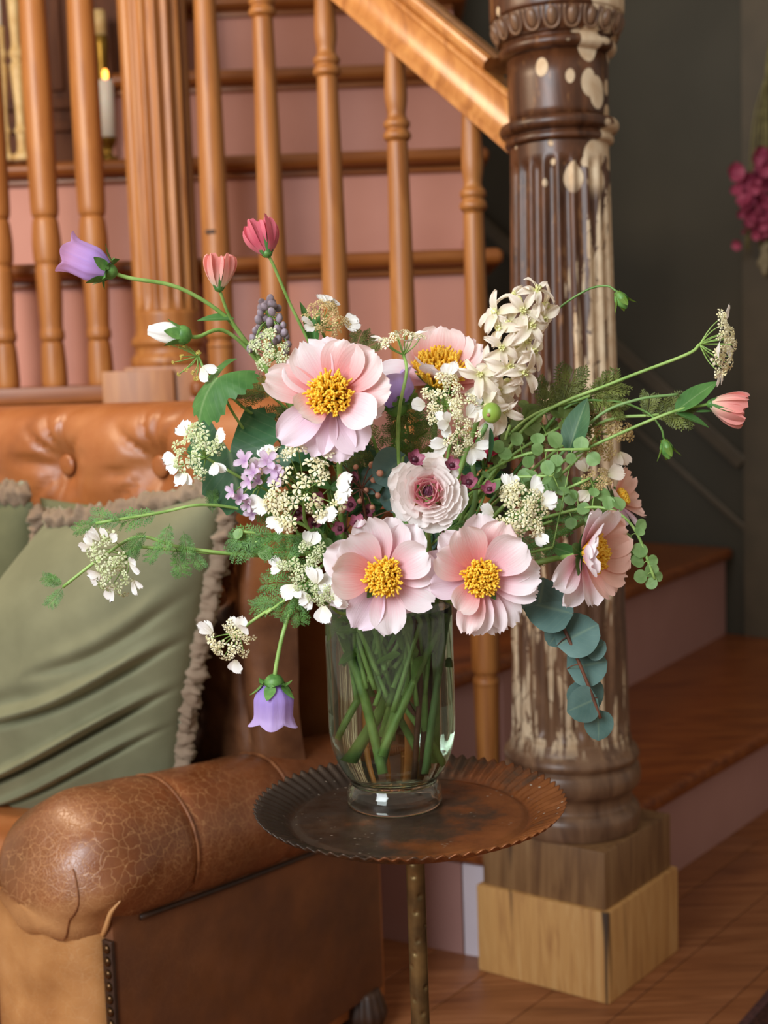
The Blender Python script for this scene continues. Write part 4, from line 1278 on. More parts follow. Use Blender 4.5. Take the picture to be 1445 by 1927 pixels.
# ---- bell flowers --------------------------------------------------------
def bell(label, base, tip, Y, r, via, mat=BELL, seed=1, Yt=None):
    b, t = P(*base, Y), P(*tip, Yt or Y)
    ax = (t - b)
    L = ax.length
    root = flower('bellflower', b, label, 'flower', 'lavender bellflowers')
    M = frame(b, ax, CF)
    m = MB()
    def fn(a, v):
        th = 2 * PI * a
        lob = (0.5 + 0.5 * cos(5 * th)) ** 0.6
        prof = 0.55 + 0.55 * sin(min(1, v / 0.4) * PI / 2) - 0.08 * max(0, v - 0.4) - 0.05 * (v > 0.99)
        fl = max(0.0, (v - 0.74) / 0.26)
        rr = r * (prof + fl ** 1.6 * (0.10 + 0.30 * lob)) * (1 + 0.03 * cos(10 * th))
        z = L * (0.10 + 0.80 * v - 0.02 * fl) + L * 0.12 * fl * lob - L * 0.10 * fl * fl * lob
        z -= L * 0.06 * fl * (1 - lob)
        return M @ Vector((rr * cos(th), rr * sin(th), z))
    m.grid(fn, 50, 18, True)
    obj('bell', m, mat, root)
    for k in range(5):
        me = leaf_mesh('sepal', L * 0.36, r * 0.62, 0.15, 0.3, 0.35, seed=k)
        a = k * 1.2566 + 0.2
        Mx = M @ Matrix.Rotation(a, 4, 'Z') @ Matrix.Translation((r * 0.60, 0, L * 0.05)) @ Matrix.Rotation(-0.95, 4, 'Y')
        put('sepal', me, Mx, root, CALYX)
        Mx = M @ Matrix.Rotation(a + 0.6, 4, 'Z') @ Matrix.Translation((r * 0.4, 0, L * 0.08)) @ Matrix.Rotation(-0.1, 4, 'Y')
        put('sepal', leaf_mesh('sepal', L * 0.20, r * 0.7, 0.2, 0.8, 0.4), Mx, root, CALYX)
    m = MB(); m.ell(M @ V(0, 0, L * 0.07), r * 0.55, r * 0.55, r * 0.5, 12, 8); obj('calyx', m, CALYX, root)
    stem_to(root, b + ax * 0.02, via, 0.0017)
    return root
bell('lavender bellflower reaching out at the far upper left', (212, 514), (113, 470), 1.03, 0.0130, [P(560, 790, 1.08), P(470, 655, 1.07), P(420, 592, 1.06), P(335, 541, 1.045), P(248, 524, 1.035)], BELLP)
bell('lavender bellflower hanging down beside the vase', (516, 1278), (514, 1374), 1.0, 0.0148, [P(610, 1085, 1.06), P(560, 1125, 1.02), P(536, 1180, 1.005), P(522, 1240, 1.0)], BELL)
bell('lavender bellflower half hidden between the two upper peonies', (748, 770), (722, 700), 1.06, 0.018, [P(745, 900, 1.07), P(750, 810, 1.06)], BELL)
root = flower('bellflower', P(330, 630, 1.03), 'white closed bellflower bud with green calyx at the upper left', 'flower')
b, t = P(350, 631, 1.03), P(279, 622, 1.03)
M = frame(b, t - b, CF); L = (t - b).length
m = MB(); m.grid(lambda a, v: M @ Vector((0.0062 * (0.6 + 0.7 * sin(PI * min(1, v * 0.9 + 0.12))) * (1 + 0.12 * cos(5 * 2 * PI * a)) * cos(2 * PI * a), 0.0062 * (0.6 + 0.7 * sin(PI * min(1, v * .9 + .12))) * (1 + 0.12 * cos(10 * PI * a)) * sin(2 * PI * a), L * (0.1 + 0.9 * v))), 30, 12, True)
obj('bud', m, WHT, root)
for k in range(5):
    put('sepal', leaf_mesh('sepal', L * 0.55, 0.009, 0.2, 0.25, 0.35), M @ Matrix.Rotation(k * 1.2566, 4, 'Z') @ Matrix.Translation((0.006, 0, 0)) @ Matrix.Rotation(-1.35, 4, 'Y'), root, CALYX)
m = MB(); m.ell(M @ V(0, 0, L * 0.08), 0.0075, 0.0075, 0.008, 12, 8); obj('calyx', m, CALYX, root)
stem_to(root, b, [P(560, 800, 1.09), P(478, 672, 1.07), P(420, 622, 1.05), P(372, 634, 1.035)], 0.0016)
put('leaf', leaf_mesh('leaf', 0.030, 0.009, 0.3, 0.4), frame(P(440, 600, 1.06), D(0.2, 0.6, 0.6), D(-1, 0.0, 0.2)), root, LEAFM)

# ---- lisianthus buds -----------------------------------------------------
def rosebud(label, p, d, size, mat, via, Y=1.03, op=0.0, leaves=()):
    head = P(*p, Y)
    ax = D(*d)
    root = flower('lisianthus_bud', head, label, 'flower', 'lisianthus buds')
    M = frame(head, ax, CF)
    s = size * PX
    for k in range(12):
        q = k / 12
        me = petal_mesh('petal', s * (0.92 + 0.1 * q), s * (0.62 + 0.28 * q), math.radians(60 - 20 * q), math.radians(66 - 6 * q - op * 25), 0.45, 0.07, 0.03, 300 + k, 8, 9, 0.0, 0.35, 0.6)
        put('petal', me, M @ Matrix.Rotation(k * 2.4, 4, 'Z') @ Matrix.Translation((s * (0.03 + 0.10 * q), 0, -0.0)), root, mat)
    for k in range(5):
        me = leaf_mesh('sepal', s * 0.8, s * 0.12, 0.2, -0.35, 0.3)
        put('sepal', me, M @ Matrix.Rotation(k * 1.2566 + 0.4, 4, 'Z') @ Matrix.Translation((s * 0.13, 0, -s * 0.05)) @ Matrix.Rotation(-1.1 + op * .3, 4, 'Y'), root, LEAFM)
    m = MB(); m.ell(M @ V(0, 0, s * 0.02), s * 0.15, s * 0.15, s * 0.13, 10, 6); obj('calyx', m, CALYX, root)
    stem_to(root, head, via, 0.0013)
    for (lp, ld, ln, L, W, mat2) in leaves:
        put('leaf', leaf_mesh('leaf', L * PX, W * PX, 0.25, 0.25, 0.42), frame(P(*lp), D(*ln), D(*ld)), root, mat2)
    return root
rosebud('salmon pink bud standing upright against the orange balusters', (412, 543), (0.02, 1, 0.1), 62, BUDP, [P(600, 830, 1.10), P(510, 700, 1.08), P(440, 610, 1.05)])
rosebud('rose red bud standing highest in the bouquet', (503, 478), (-0.28, 0.85, -0.25), 66, BUDR, [P(640, 800, 1.09), P(592, 668, 1.07), P(545, 570, 1.05), P(515, 500, 1.035)], op=0.1,
        leaves=[((588, 655, 1.06), (-0.12, 1, 0.1), (0.8, 0.1, 0.6), 92, 30, LEAFM), ((590, 660, 1.06), (0.10, 1, 0.0), (-0.7, 0.0, 0.7), 80, 34, LEAFM)])
rosebud('salmon bud at the far right tip with two pairs of leaves on its stem', (1337, 760), (0.95, -0.2, 0.25), 66, BUDP, [P(960, 940, 1.06), P(1060, 868, 1.05), P(1175, 812, 1.04), P(1272, 773, 1.03)], op=0.2,
        leaves=[((1270, 776, 1.03), (0.72, 0.72, 0.1), (-0.4, 0.5, 0.8), 102, 40, LEAFM), ((1272, 778, 1.03), (0.93, -0.28, 0.1), (0.2, 0.8, 0.6), 66, 26, LEAFM), ((1070, 852, 1.04), (0.25, 1.0, 0.1), (-0.5, 0.1, 0.85), 110, 52, LEAFD)])
root = flower('lisianthus_shoot', P(1230, 740, 1.04), 'thin arching green stem leading to a leaf pair at the right', 'stem')
stem_to(root, P(1275, 742, 1.03), [P(960, 960, 1.07), P(1060, 850, 1.05), P(1130, 780, 1.045), P(1200, 752, 1.035)], 0.0012, PENNY)
put('leaf', leaf_mesh('leaf', 0.014, 0.003, 0.2, 0.1), frame(P(1310, 775, 1.03), D(0, .8, .6), D(1, 0.25, 0)), root, LEAFM)

# nodding green buds
def podbud(label, p, d, L, R, via, Y=1.04):
    head = P(*p, Y)
    root = flower('green_bud', head, label, 'bud', 'nodding green buds')
    M = frame(head, D(*d), CF)
    m = MB(); m.grid(lambda a, v: M @ Vector((R * PX * sin(PI * min(0.98, v * 0.98 + 0.02)) ** 0.75 * cos(2 * PI * a) * (1 + 0.1 * cos(8 * PI * a)), R * PX * sin(PI * min(.98, v * .98 + .02)) ** 0.75 * sin(2 * PI * a) * (1 + 0.1 * cos(8 * PI * a)), L * PX * v)), 32, 10, True)
    obj('pod', m, CALYX, root)
    for k in range(4):
        put('sepal', leaf_mesh('sepal', L * PX * 1.05, R * PX * 1.1, 0.3, 0.35, 0.45), M @ Matrix.Rotation(k * PI / 2, 4, 'Z') @ Matrix.Translation((R * PX * 0.5, 0, 0)) @ Matrix.Rotation(-1.3, 4, 'Y'), root, LEAFY)
    stem_to(root, head, via, 0.0009, STEMD)
podbud('green oval bud nodding on an arched stem in front of the dark wall', (1160, 548), (0.45, -0.85, 0.1), 38, 12, [P(880, 870, 1.09), P(955, 690, 1.08), P(1035, 595, 1.06), P(1100, 548, 1.05), P(1140, 538, 1.045)])
podbud('small green bud hanging below the right hand lisianthus stems', (1249, 826), (0.25, -1, 0.1), 40, 12, [P(960, 900, 1.08), P(1060, 770, 1.06), P(1150, 755, 1.05), P(1215, 775, 1.045), P(1243, 805, 1.04)])

# ---- lace umbels ---------------------------------------------------------
def umbellet_mesh(name, n, R, seed):
    rnd = random.Random(seed)
    m = MB()
    for i in range(n):
        q = sqrt((i + 0.4) / n)
        a = i * 2.4 + rnd.uniform(-.3, .3)
        c = Vector((R * q * cos(a), R * q * sin(a), R * 0.55 * (1 - q * q) + rnd.uniform(-.0006, .0006)))
        nrm = Vector((q * cos(a) * 0.8, q * sin(a) * 0.8, 1)).normalized()
        s = R * rnd.uniform(0.42, 0.85)
        nrm = (nrm + Vector((rnd.uniform(-.5, .5), rnd.uniform(-.5, .5), 0))).normalized()
        M = frame(c, nrm, roll=rnd.uniform(0, 6))
        for k in range(5):
            b = k * 1.2566
            pts = [M @ Vector((s * x * cos(b + y), s * x * sin(b + y), s * z)) for x, y, z in ((0.12, 0, 0), (0.75, -0.42, 0.22), (1.0, -0.16, 0.10), (1.0, 0.16, 0.10), (0.75, 0.42, 0.22))]
            m.add(pts, [(0, 1, 2, 3, 4)])
        m.add([M @ Vector((s * .22 * cos(b), s * .22 * sin(b), s * .2)) for b in (0, 1.57, 3.14, 4.71)] + [M @ Vector((0, 0, s * .5))], [(0, 1, 4), (1, 2, 4), (2, 3, 4), (3, 0, 4)])
    return m.mesh(name, smooth=False)
UMB = [umbellet_mesh('floret_cluster', 4 + k, 0.0068, k) for k in range(4)]
def with_mat(me, mat):
    c = me.copy(); c.materials.clear(); c.materials.append(mat); return c
UMBM = {}
def umbmesh(k, mat):
    key = (k, mat.name)
    if key not in UMBM: UMBM[key] = with_mat(UMB[k], mat)
    return UMBM[key]
RAYP = [petal_mesh('petal', 0.0125, 0.0075 + 0.0012 * k, 0.12, -0.25, 0.2, 0.25, 0.02, 60 + k, 6, 6, 0.0005, 0.25, 0.7) for k in range(4)]
for me in RAYP: me.materials.append(WHT)
RAYPT = []
for me in RAYP:
    c = me.copy(); c.materials.clear(); c.materials.append(PETO if False else DEL); RAYPT.append(c)
def umbel(label, p, Y, face, R, n, mat, via=None, big=6, depth=0.5, seed=1, name='lace_umbel', petals='w', stemmat=None, dome=0.35, fsc=1.0):
    rnd = random.Random(seed)
    head = P(*p, Y)
    f = D(*face)
    s = Y / FPX
    root = flower(name, head, label, 'flower', 'white lace umbels')
    M = frame(head, f, CR)
    hub = V(0, 0, -R * s * depth * 1.25)
    rays = MB()
    ends = []
    for i in range(n):
        q = sqrt((i + 0.5) / n)
        a = i * 2.39996 + rnd.uniform(-.5, .5)
        q = min(1.0, max(0.05, q + rnd.uniform(-.12, .1)))
        e = Vector((R * s * q * cos(a), R * s * q * sin(a), R * s * dome * (1 - q * q) + rnd.uniform(-.002, .002)))
        ends.append((e, q, a))
        rays.tube([M @ hub, M @ (hub.lerp(e, 0.5) + Vector((e.x, e.y, 0)) * 0.12), M @ e], [0.0006, 0.0004], 4, 3, False)
    obj('umbel_rays', rays, STEM, root)
    for i, (e, q, a) in enumerate(ends):
        nrm = Vector((e.x * 8, e.y * 8, 0.35)).normalized()
        L = frame(e, nrm, roll=rnd.uniform(0, 6), scale=fsc * rnd.uniform(0.75, 1.05) * min(1.15, max(0.7, R / 55)))
        put('floret_cluster', umbmesh(i % 4, mat), M @ L, root)
    if big:
        for k in range(big):
            a = 2 * PI * k / big + rnd.uniform(-.35, .35) + seed
            e = Vector((R * s * 0.86 * cos(a), R * s * 0.86 * sin(a), 0.001))
            for j in range(rnd.choice((2, 2, 3))):
                me = (RAYP if petals == 'w' else RAYPT)[rnd.randrange(4)]
                Mx = M @ Matrix.Translation(e) @ Matrix.Rotation(a + (j - 0.8) * 0.75 + rnd.uniform(-.2, .2), 4, 'Z') @ Matrix.Rotation(rnd.uniform(-0.5, 0.25), 4, 'Y') @ Matrix.Scale(rnd.uniform(0.85, 1.2), 4)
                put('ray_petal', me, Mx, root)
    hubw = M @ hub
    stem_to(root, hubw, via if via else None or [hubw - f * 0.03 + V(0, 0, -0.03)], 0.0013, stemmat or STEM)
    return root
umbel('white lace umbel in front of the orange leather, left of the deep green leaf', (372, 852), 1.02, (-0.35, 0.25, 0.9), 50, 12, GRNF, [P(560, 960, 1.07), P(455, 900, 1.04)], 5, seed=2)
umbel('largest cream lace umbel, below the upper left peony', (562, 912), 1.0, (-0.12, 0.2, 0.95), 84, 17, CRM, None, 9, seed=3)
umbel('white lace umbel spreading over the green cushion at the left', (213, 1062), 1.02, (-0.55, -0.45, 0.7), 60, 12, GRNF, [P(580, 1040, 1.07), P(430, 1042, 1.04), P(330, 1035, 1.03), P(262, 1030, 1.025)], 7, seed=4)
umbel('small cream umbel hanging in front of the ruffled cushion edge', (436, 1208), 1.0, (-0.25, -0.5, 0.8), 46, 10, CRM, [P(600, 1080, 1.06), P(540, 1125, 1.02), P(480, 1165, 1.005)], 3, seed=5)
umbel('tan and cream umbel just above the upper left peony', (612, 600), 1.06, (0.35, 0.55, 0.7), 42, 13, TANF, [P(640, 760, 1.09), P(625, 670, 1.07)], 3, seed=6)
umbel('small cream umbel on a thin stem between the two upper peonies', (757, 643), 1.02, (-0.1, 0.95, 0.25), 40, 10, CRM, [P(750, 860, 1.03), P(752, 770, 1.015), P(765, 700, 1.012)], 3, seed=7)
umbel('cream umbel covering the lower edge of the coral peony', (842, 752), 1.02, (0.05, 0.25, 0.95), 50, 13, CRM, None, 4, seed=8)
umbel('white umbel with long petals above the ranunculus', (868, 815), 1.01, (0.25, -0.2, 0.9), 38, 9, CRM, None, 5, seed=9)
umbel('white lace umbel right of the ranunculus', (975, 968), 1.0, (0.15, 0.1, 0.95), 56, 15, CRM, None, 7, seed=10)
umbel('umbel seen from the side at the upper right tip against the dark wall', (1352, 648), 1.03, (0.90, -0.05, 0.40), 56, 14, CRM, [P(920, 900, 1.07), P(1010, 785, 1.06), P(1160, 718, 1.045), P(1290, 668, 1.035)], 4, seed=11)
umbel('dry tan umbel in front of the peeling post', (1138, 815), 1.07, (0.25, 0.0, 0.95), 52, 18, TANF, [P(980, 960, 1.09), P(1080, 870, 1.08)], 3, seed=12, petals='t')
umbel('white umbel low at the left of the vase rim', (572, 1066), 1.0, (-0.25, 0.05, 0.95), 46, 11, GRNF, None, 5, seed=13)
umbel('pale green budded umbel left of the upper left peony', (505, 662), 1.04, (-0.45, 0.35, 0.8), 44, 12, GRNF, [P(600, 830, 1.08), P(545, 730, 1.06)], 0, seed=14)
umbel('bare green umbel with two white blossoms at the upper left', (352, 672), 1.04, (-0.55, -0.15, 0.8), 48, 11, PIST, [P(540, 850, 1.08), P(450, 760, 1.06), P(395, 712, 1.045)], 2, seed=15, fsc=0.35)
umbel('small white umbel beside the left front peony', (605, 1118), 0.99, (-0.4, -0.3, 0.85), 26, 6, GRNF, None, 4, seed=16)
umbel('faint pinkish cream umbel right of the dry tan one', (1120, 905), 1.05, (0.1, 0.1, 0.95), 28, 6, TANF, None, 3, seed=17, petals='t')

# ---- cream flowering spray (upper right) ---------------------------------
root = flower('delphinium_spray', P(960, 650, 1.03), 'cream white flowering spray leaning up against the peeling post', 'flower')
path = [P(885, 830, 1.05), P(905, 770, 1.04), P(935, 690, 1.03), P(972, 610, 1.02), P(1005, 560, 1.015)]
stem_to(root, path[-1], path[:-1], 0.0018)
spts = catmull(path, 12)
rk = random.Random(9)
DP = [petal_mesh('petal', 0.0165 + 0.0012 * k, 0.0062 + 0.0007 * k, 0.75 - 0.1 * k, -1.3, 0.45, 0.22, 0.10, 500 + k, 6, 8, 0.001, 0.35, 0.45) for k in range(5)]
for me in DP: me.materials.append(DEL)
spur = MB(); spur.ell((0, 0, -0.002), 0.0028, 0.0028, 0.005, 8, 6)
for k in range(6):
    spur.tube([(0.001 * cos(k), 0.001 * sin(k), 0), (0.0022 * cos(k), 0.0022 * sin(k), 0.005)], [0.0006, 0.0009], 4, 2)
spm = spur.mesh('floret'); spm.materials.append(plain('spray_heart', 'C8CC7A', 'EEE8B4', 0.5, 200))
spots = [(-42, 2, 0.98), (28, 18, 0.96), (-8, 40, 1.0), (8, -10, 0.9), (40, -22, .95), (-30, -30, .92), (14, -52, .86), (52, 12, .98), (-46, -62, .72), (-12, -78, .70), (26, -84, .74), (46, -60, .78), (-52, -100, .5), (-10, -112, .5), (22, -118, .52), (-36, -140, .3), (0, -150, .3), (26, -140, .36), (-14, -175, .15), (12, -60, .8)]
spots = [(970 + dx * 0.95 + (dy + 20) * 0.0, 575 - dy, 0) for dx, dy, _ in spots]
heads = [(935, 590), (972, 558), (1010, 548), (1022, 575), (960, 610), (1000, 612), (1020, 600), (985, 585), (945, 655), (975, 648), (1002, 660), (925, 690), (960, 690), (985, 700), (910, 725), (935, 735), (958, 718), (915, 765), (945, 770), (905, 705), (990, 640), (940, 620)]
for (hx, hy) in heads:
    # nearest point of the stalk and outward direction
    hp = P(hx, hy, 1.012 + rk.uniform(-.012, .018))
    base = min(spts, key=lambda q: (q - hp).length)
    d = (hp - base); d = (d.normalized() if d.length > 1e-4 else CU) + CF * rk.uniform(0.4, 1.2) + CU * 0.1
    M = frame(hp, d, roll=rk.uniform(0, 6))
    bl = put('floret', spm, M, root)
    for k in range(5):
        Mp = M @ Matrix.Rotation(k * 1.2566 + rk.uniform(-.45, .45), 4, 'Z') @ Matrix.Rotation(rk.uniform(-0.6, 0.35), 4, 'Y') @ Matrix.Rotation(rk.uniform(-.5, .5), 4, 'X') @ Matrix.Scale(rk.uniform(0.75, 1.2), 4)
        put('petal', DP[k], Mp, bl)

# ---- small blossoms ------------------------------------------------------
cupm = MB()
for k in range(5):
    a = k * 1.2566
    def fnc(u, v, a=a):
        x = u * 2 - 1
        r = 0.0012 + 0.0052 * v
        w = 0.0026 * sin(PI * min(0.93, 0.15 + v * 0.8))
        p = Vector((r, x * w * 1.25, 0.0042 * v * v - 0.0005 + 0.001 * x * x))
        return Vector((p.x * cos(a) - p.y * sin(a), p.x * sin(a) + p.y * cos(a), p.z))
    cupm.grid(fnc, 4, 4)
cupm = cupm.mesh('blossom'); cupm.materials.append(BURG)
eyem = MB(); eyem.ell((0, 0, 0.0006), 0.0024, 0.0024, 0.0018, 8, 5); eyem = eyem.mesh('eye'); eyem.materials.append(BURD)
budm = MB(); budm.ell((0, 0, 0.002), 0.0022, 0.0022, 0.003, 8, 6); budm = budm.mesh('bud')
def blossoms(name, label, pts, Y, tipvia, mesh, eye=None, sc=1.0, stemmat=STEMD, seed=1, face=(0, 0.2, 1)):
    rnd = random.Random(seed)
    c = P(sum(p[0] for p in pts) / len(pts), sum(p[1] for p in pts) / len(pts), Y)
    root = flower(name, c, label, 'flower')
    hub = P(*tipvia[-1])
    stem_to(root, hub, [P(*q) for q in tipvia[:-1]], 0.0012, stemmat)
    tw = MB()
    for (x, y) in pts:
        h = P(x, y, Y + rnd.uniform(-.012, .012))
        d = D(face[0] + rnd.uniform(-.5, .5), face[1] + rnd.uniform(-.4, .4), face[2])
        M = frame(h, d, roll=rnd.uniform(0, 6), scale=sc * rnd.uniform(0.85, 1.15))
        b = put('blossom', mesh, M, root)
        if eye: put('eye', eye, M, b)
        tw.tube([hub, hub.lerp(h, 0.6) + V(0, 0, 0.004), h - d * 0.001], [0.0007, 0.0005], 5, 4)
    obj('twigs', tw, stemmat, root)
    return root
blossoms('wax_flower', 'burgundy wax flower sprig with dark eyes around the ranunculus', [(780, 865), (850, 876), (882, 908), (921, 921), (672, 985)], 0.985, [(830, 1010, 1.02), (845, 945, 1.01)], cupm, eyem, 1.15, STEMB, 1)
blossoms('wax_flower', 'muted burgundy wax flowers deep between the large cream umbel and the ranunculus', [(560, 965), (590, 985), (660, 950), (690, 962), (640, 995), (665, 900), (600, 940)], 1.05, [(690, 1060, 1.07), (650, 1000, 1.06)], cupm, eyem, 1.0, STEMB, 2)
crm_ = cupm.copy(); crm_.materials.clear(); crm_.materials.append(CRIM)
blossoms('crimson_sprig', 'crimson small blossoms deep in the bouquet below the green berry', [(912, 835), (905, 855), (922, 862), (898, 828), (930, 845)], 1.07, [(890, 960, 1.08), (910, 885, 1.075)], crm_, None, 1.5, STEMD, 3)
lav = petal_mesh('blossom', 0.016, 0.016, 0.7, 0.5, 0.6, 0.15, 0.06, 77, 8, 8, 0.0, 0.4, 0.6)
lavm = MB()
def merge_petals(n, L, W, tilt, bend, seed):
    m = MB()
    for k in range(n):
        me = petal_mesh('x', L, W, tilt, bend, 0.5, 0.15, 0.05, seed + k, 6, 7, 0.0, 0.35, 0.6)
        R = Matrix.Rotation(k * 2 * PI / n, 4, 'Z')
        uvl = [(0.5, 0.5)] * len(me.vertices)
        for lp in me.loops: uvl[lp.vertex_index] = tuple(me.uv_layers[0].data[lp.index].uv)
        m.add([R @ v.co for v in me.vertices], [tuple(p.vertices) for p in me.polygons], uvl)
        bpy.data.meshes.remove(me)
    return m
lavm = merge_petals(4, 0.016, 0.010, 0.75, -0.5, 70).mesh('blossom'); lavm.materials.append(LAVS)
bpy.data.meshes.remove(lav)
blossoms('stock_sprig', 'lilac pink small flowered sprig in front of the deep green leaf at the left', [(440, 925), (452, 938), (470, 948), (476, 968), (462, 868), (478, 890), (492, 882), (505, 868), (488, 905), (515, 880), (525, 898), (470, 905)], 1.0, [(590, 1040, 1.05), (520, 940, 1.02), (490, 915, 1.01)], lavm, None, 0.58, STEM, 4, (-0.5, 0.1, 0.8))
gb = budm.copy(); gb.materials.append(GREYL)
lup = [(508 + int((10 + k * 0.8) * math.sin(k * 2.4)), 568 + k * 2.6) for k in range(38)]
blossoms('lupin_spike', 'dusty lavender budded spike left of the rose red bud stem', lup, 1.07, [(610, 830, 1.10), (545, 720, 1.09), (515, 640, 1.075), (508, 600, 1.07)], gb, None, 1.45, STEM, 5, (-0.1, 0.5, 0.8))
bb_ = budm.copy(); bb_.materials.append(plain('rosy_bud', 'C87A68', 'D8A88A', 0.5, 200))
blossoms('wax_flower', 'tiny rosy wax flower buds scattered on brown twigs behind the front left peony', [(668, 880), (700, 878), (640, 900), (704, 905), (688, 925), (655, 935), (712, 935), (633, 870), (676, 945), (700, 955), (645, 960), (715, 890)], 1.05, [(720, 1060, 1.07), (690, 980, 1.06), (680, 920, 1.055)], bb_, None, 1.3, STEMB, 6)

# green berry
root = flower('green_berry', P(925, 777, 1.0), 'round green berry with a rosy blush below the cream spray', 'berry')
m = MB(); m.ell(P(925, 777, 1.0), 17.5 * PX, 17.5 * PX, 19 * PX, 20, 14); obj('berry', m, APPLE, root)
m = MB(); m.ell(P(919, 781, 0.9925), 3.5 * PX, 2 * PX, 3 * PX, 8, 6); obj('blush_spot', m, plain('rosy_blush', 'A8745A', 'B4866A', 0.5), root, label='rosy spot')
stem_to(root, P(915, 800, 1.004), [P(890, 960, 1.05), P(890, 860, 1.03)], 0.0020, PENNY)
put('leaf', leaf_mesh('leaf', 62 * PX, 13 * PX, 0.4, 0.2), frame(P(922, 805, 1.0), D(0.7, 0, 0.7), D(0.08, -1, 0)), root, LEAFD)

# ---- leaves and foliage --------------------------------------------------
def frond_mesh(name, L, seed, n=9, W=0.42, curl=0.25):
    rnd = random.Random(seed)
    m = MB()
    def blade(p, d, nrm, L, w):
        s = d.cross(nrm).normalized() * w
        m.add([p, p + d * L * 0.45 + s, p + d * L, p + d * L * 0.45 - s], [(0, 1, 2, 3)], [(0.5, 0), (1, .5), (0.5, 1), (0, .5)])
    pts = []
    p, d = Vector((0, 0, 0)), Vector((1, 0, 0.15))
    for k in range(n + 1):
        pts.append(p.copy())
        p = p + d.normalized() * L / n
        d += Vector((0, rnd.uniform(-.07, .07), -curl / n))
    m.tube(pts, [L * 0.012, L * 0.006], 4, 1, False)
    for k in range(1, n + 1):
        t = k / n
        pl = L * W * (0.35 + 0.65 * sin(PI * (0.15 + 0.75 * (1 - t)))) * (1.0 if k < n else 0.7)
        for sd in (-1, 1):
            if k == n and sd == 1: pass
            dd = Vector((0.72, sd * 0.8, rnd.uniform(-.25, .35))).normalized()
            nn = 5
            for j in range(1, nn + 1):
                q = pts[k] + dd * pl * j / nn
                for s2 in (-1, 1):
                    b = (dd * 0.8 + Vector((0.5 * -s2 * dd.y, 0.5 * s2 * dd.x, rnd.uniform(-.3, .3)))).normalized()
                    blade(q - dd * pl / nn * 0.6, b, Vector((rnd.uniform(-.3, .3), rnd.uniform(-.3, .3), 1)), pl * 0.40 * (1.15 - 0.6 * j / nn), pl * 0.042)
            blade(pts[k], dd, Vector((0, 0, 1)), pl, pl * 0.03)
    return m.mesh(name, smooth=False)
FRM = {}
def frond(k, mat, style='f'):
    key = (k % 5, mat.name, style)
    if key not in FRM:
        FRM[key] = frond_mesh('frond', 0.040, 30 + k % 5, 9 if style == 'f' else 12, 0.42 if style == 'f' else 0.6)
        FRM[key].materials.append(mat)
    return FRM[key]
def fern(label, path, fronds, mat=FERN, r=0.0013, stemmat=STEM, style='f', name='feathery_sprig', seed=1):
    """path: [(px, py, Y)...] to the tip; fronds: [(px, py, Y, dx, dy, size px)]"""
    rnd = random.Random(seed)
    pts = [P(*q) for q in path]
    root = flower(name, pts[-1], label, 'foliage', 'feathery green sprigs')
    stem_to(root, pts[-1], pts[:-1], r, stemmat)
    for k, (x, y, Y, dx, dy, s) in enumerate(fronds):
        M = frame(P(x, y, Y), D(rnd.uniform(-.3, .3), 0.35 + rnd.uniform(-.3, .3), 0.9), D(dx, dy, rnd.uniform(-.2, .25)), scale=s * PX / 0.040)
        put('frond', frond(k + seed, mat, style), M, root)
    return root
fern('feathery sprig arching left over the green cushion', [(590, 1000, 1.07), (470, 962, 1.05), (380, 950, 1.035), (300, 965, 1.03), (180, 985, 1.02)],
     [(300, 965, 1.03, -1, -.2, 75), (230, 985, 1.02, -1, .25, 62), (185, 985, 1.02, -0.8, -.45, 45), (320, 985, 1.03, .0, -1, 62), (275, 1000, 1.02, -.6, -.7, 50), (345, 1000, 1.03, .3, -1, 50), (400, 965, 1.04, -.1, .6, 40)], seed=1)
fern('lower feathery sprig ending in a small green tuft on the cushion', [(610, 1050, 1.07), (470, 1045, 1.04), (340, 1030, 1.03), (260, 1010, 1.025), (190, 1050, 1.02), (118, 1105, 1.015)],
     [(330, 1030, 1.03, .1, -1, 62), (305, 1020, 1.03, -.4, -.8, 46), (360, 1035, 1.03, .5, -.9, 40), (120, 1100, 1.015, -.9, .2, 40), (118, 1105, 1.015, -.5, -1, 42), (116, 1100, 1.015, -.9, .5, 30), (262, 1012, 1.025, -.3, -1, 40)], FERN, seed=2)
fern('dense feathery sprig beside the vase at the lower left', [(620, 1060, 1.05), (570, 1105, 1.02), (500, 1155, 1.005)],
     [(575, 1100, 1.02, -1, .1, 80), (560, 1112, 1.02, -.5, -.8, 62), (540, 1130, 1.01, -1, -.25, 66), (590, 1090, 1.02, -.2, -1, 66), (555, 1115, 1.02, .2, -1, 60), (520, 1140, 1.01, -.9, .4, 40), (600, 1075, 1.02, -.9, .3, 60)], seed=3)
fern('feathery mound below the large cream umbel', [(640, 1060, 1.06), (560, 1010, 1.03), (480, 1020, 1.02)],
     [(520, 1005, 1.02, -1, -.1, 80), (500, 1010, 1.02, -.9, -.5, 72), (540, 1000, 1.02, -.6, -.8, 72), (560, 1000, 1.02, -.2, -1, 70), (480, 1020, 1.02, -1, .2, 50), (590, 990, 1.03, .1, -1, 66), (530, 990, 1.02, -.8, .5, 60), (610, 1000, 1.03, -.7, -.5, 66)], seed=4)
fern('olive feathery sprig left of the upper left peony', [(640, 880, 1.10), (560, 790, 1.085), (500, 735, 1.07)],
     [(520, 740, 1.07, -1, .1, 66), (500, 735, 1.07, -.8, -.6, 60), (540, 760, 1.08, -.4, -.9, 66), (515, 745, 1.07, -.7, .7, 58), (545, 770, 1.08, -1, -.3, 66), (560, 780, 1.08, .1, 1, 60)], FERNO, seed=5)
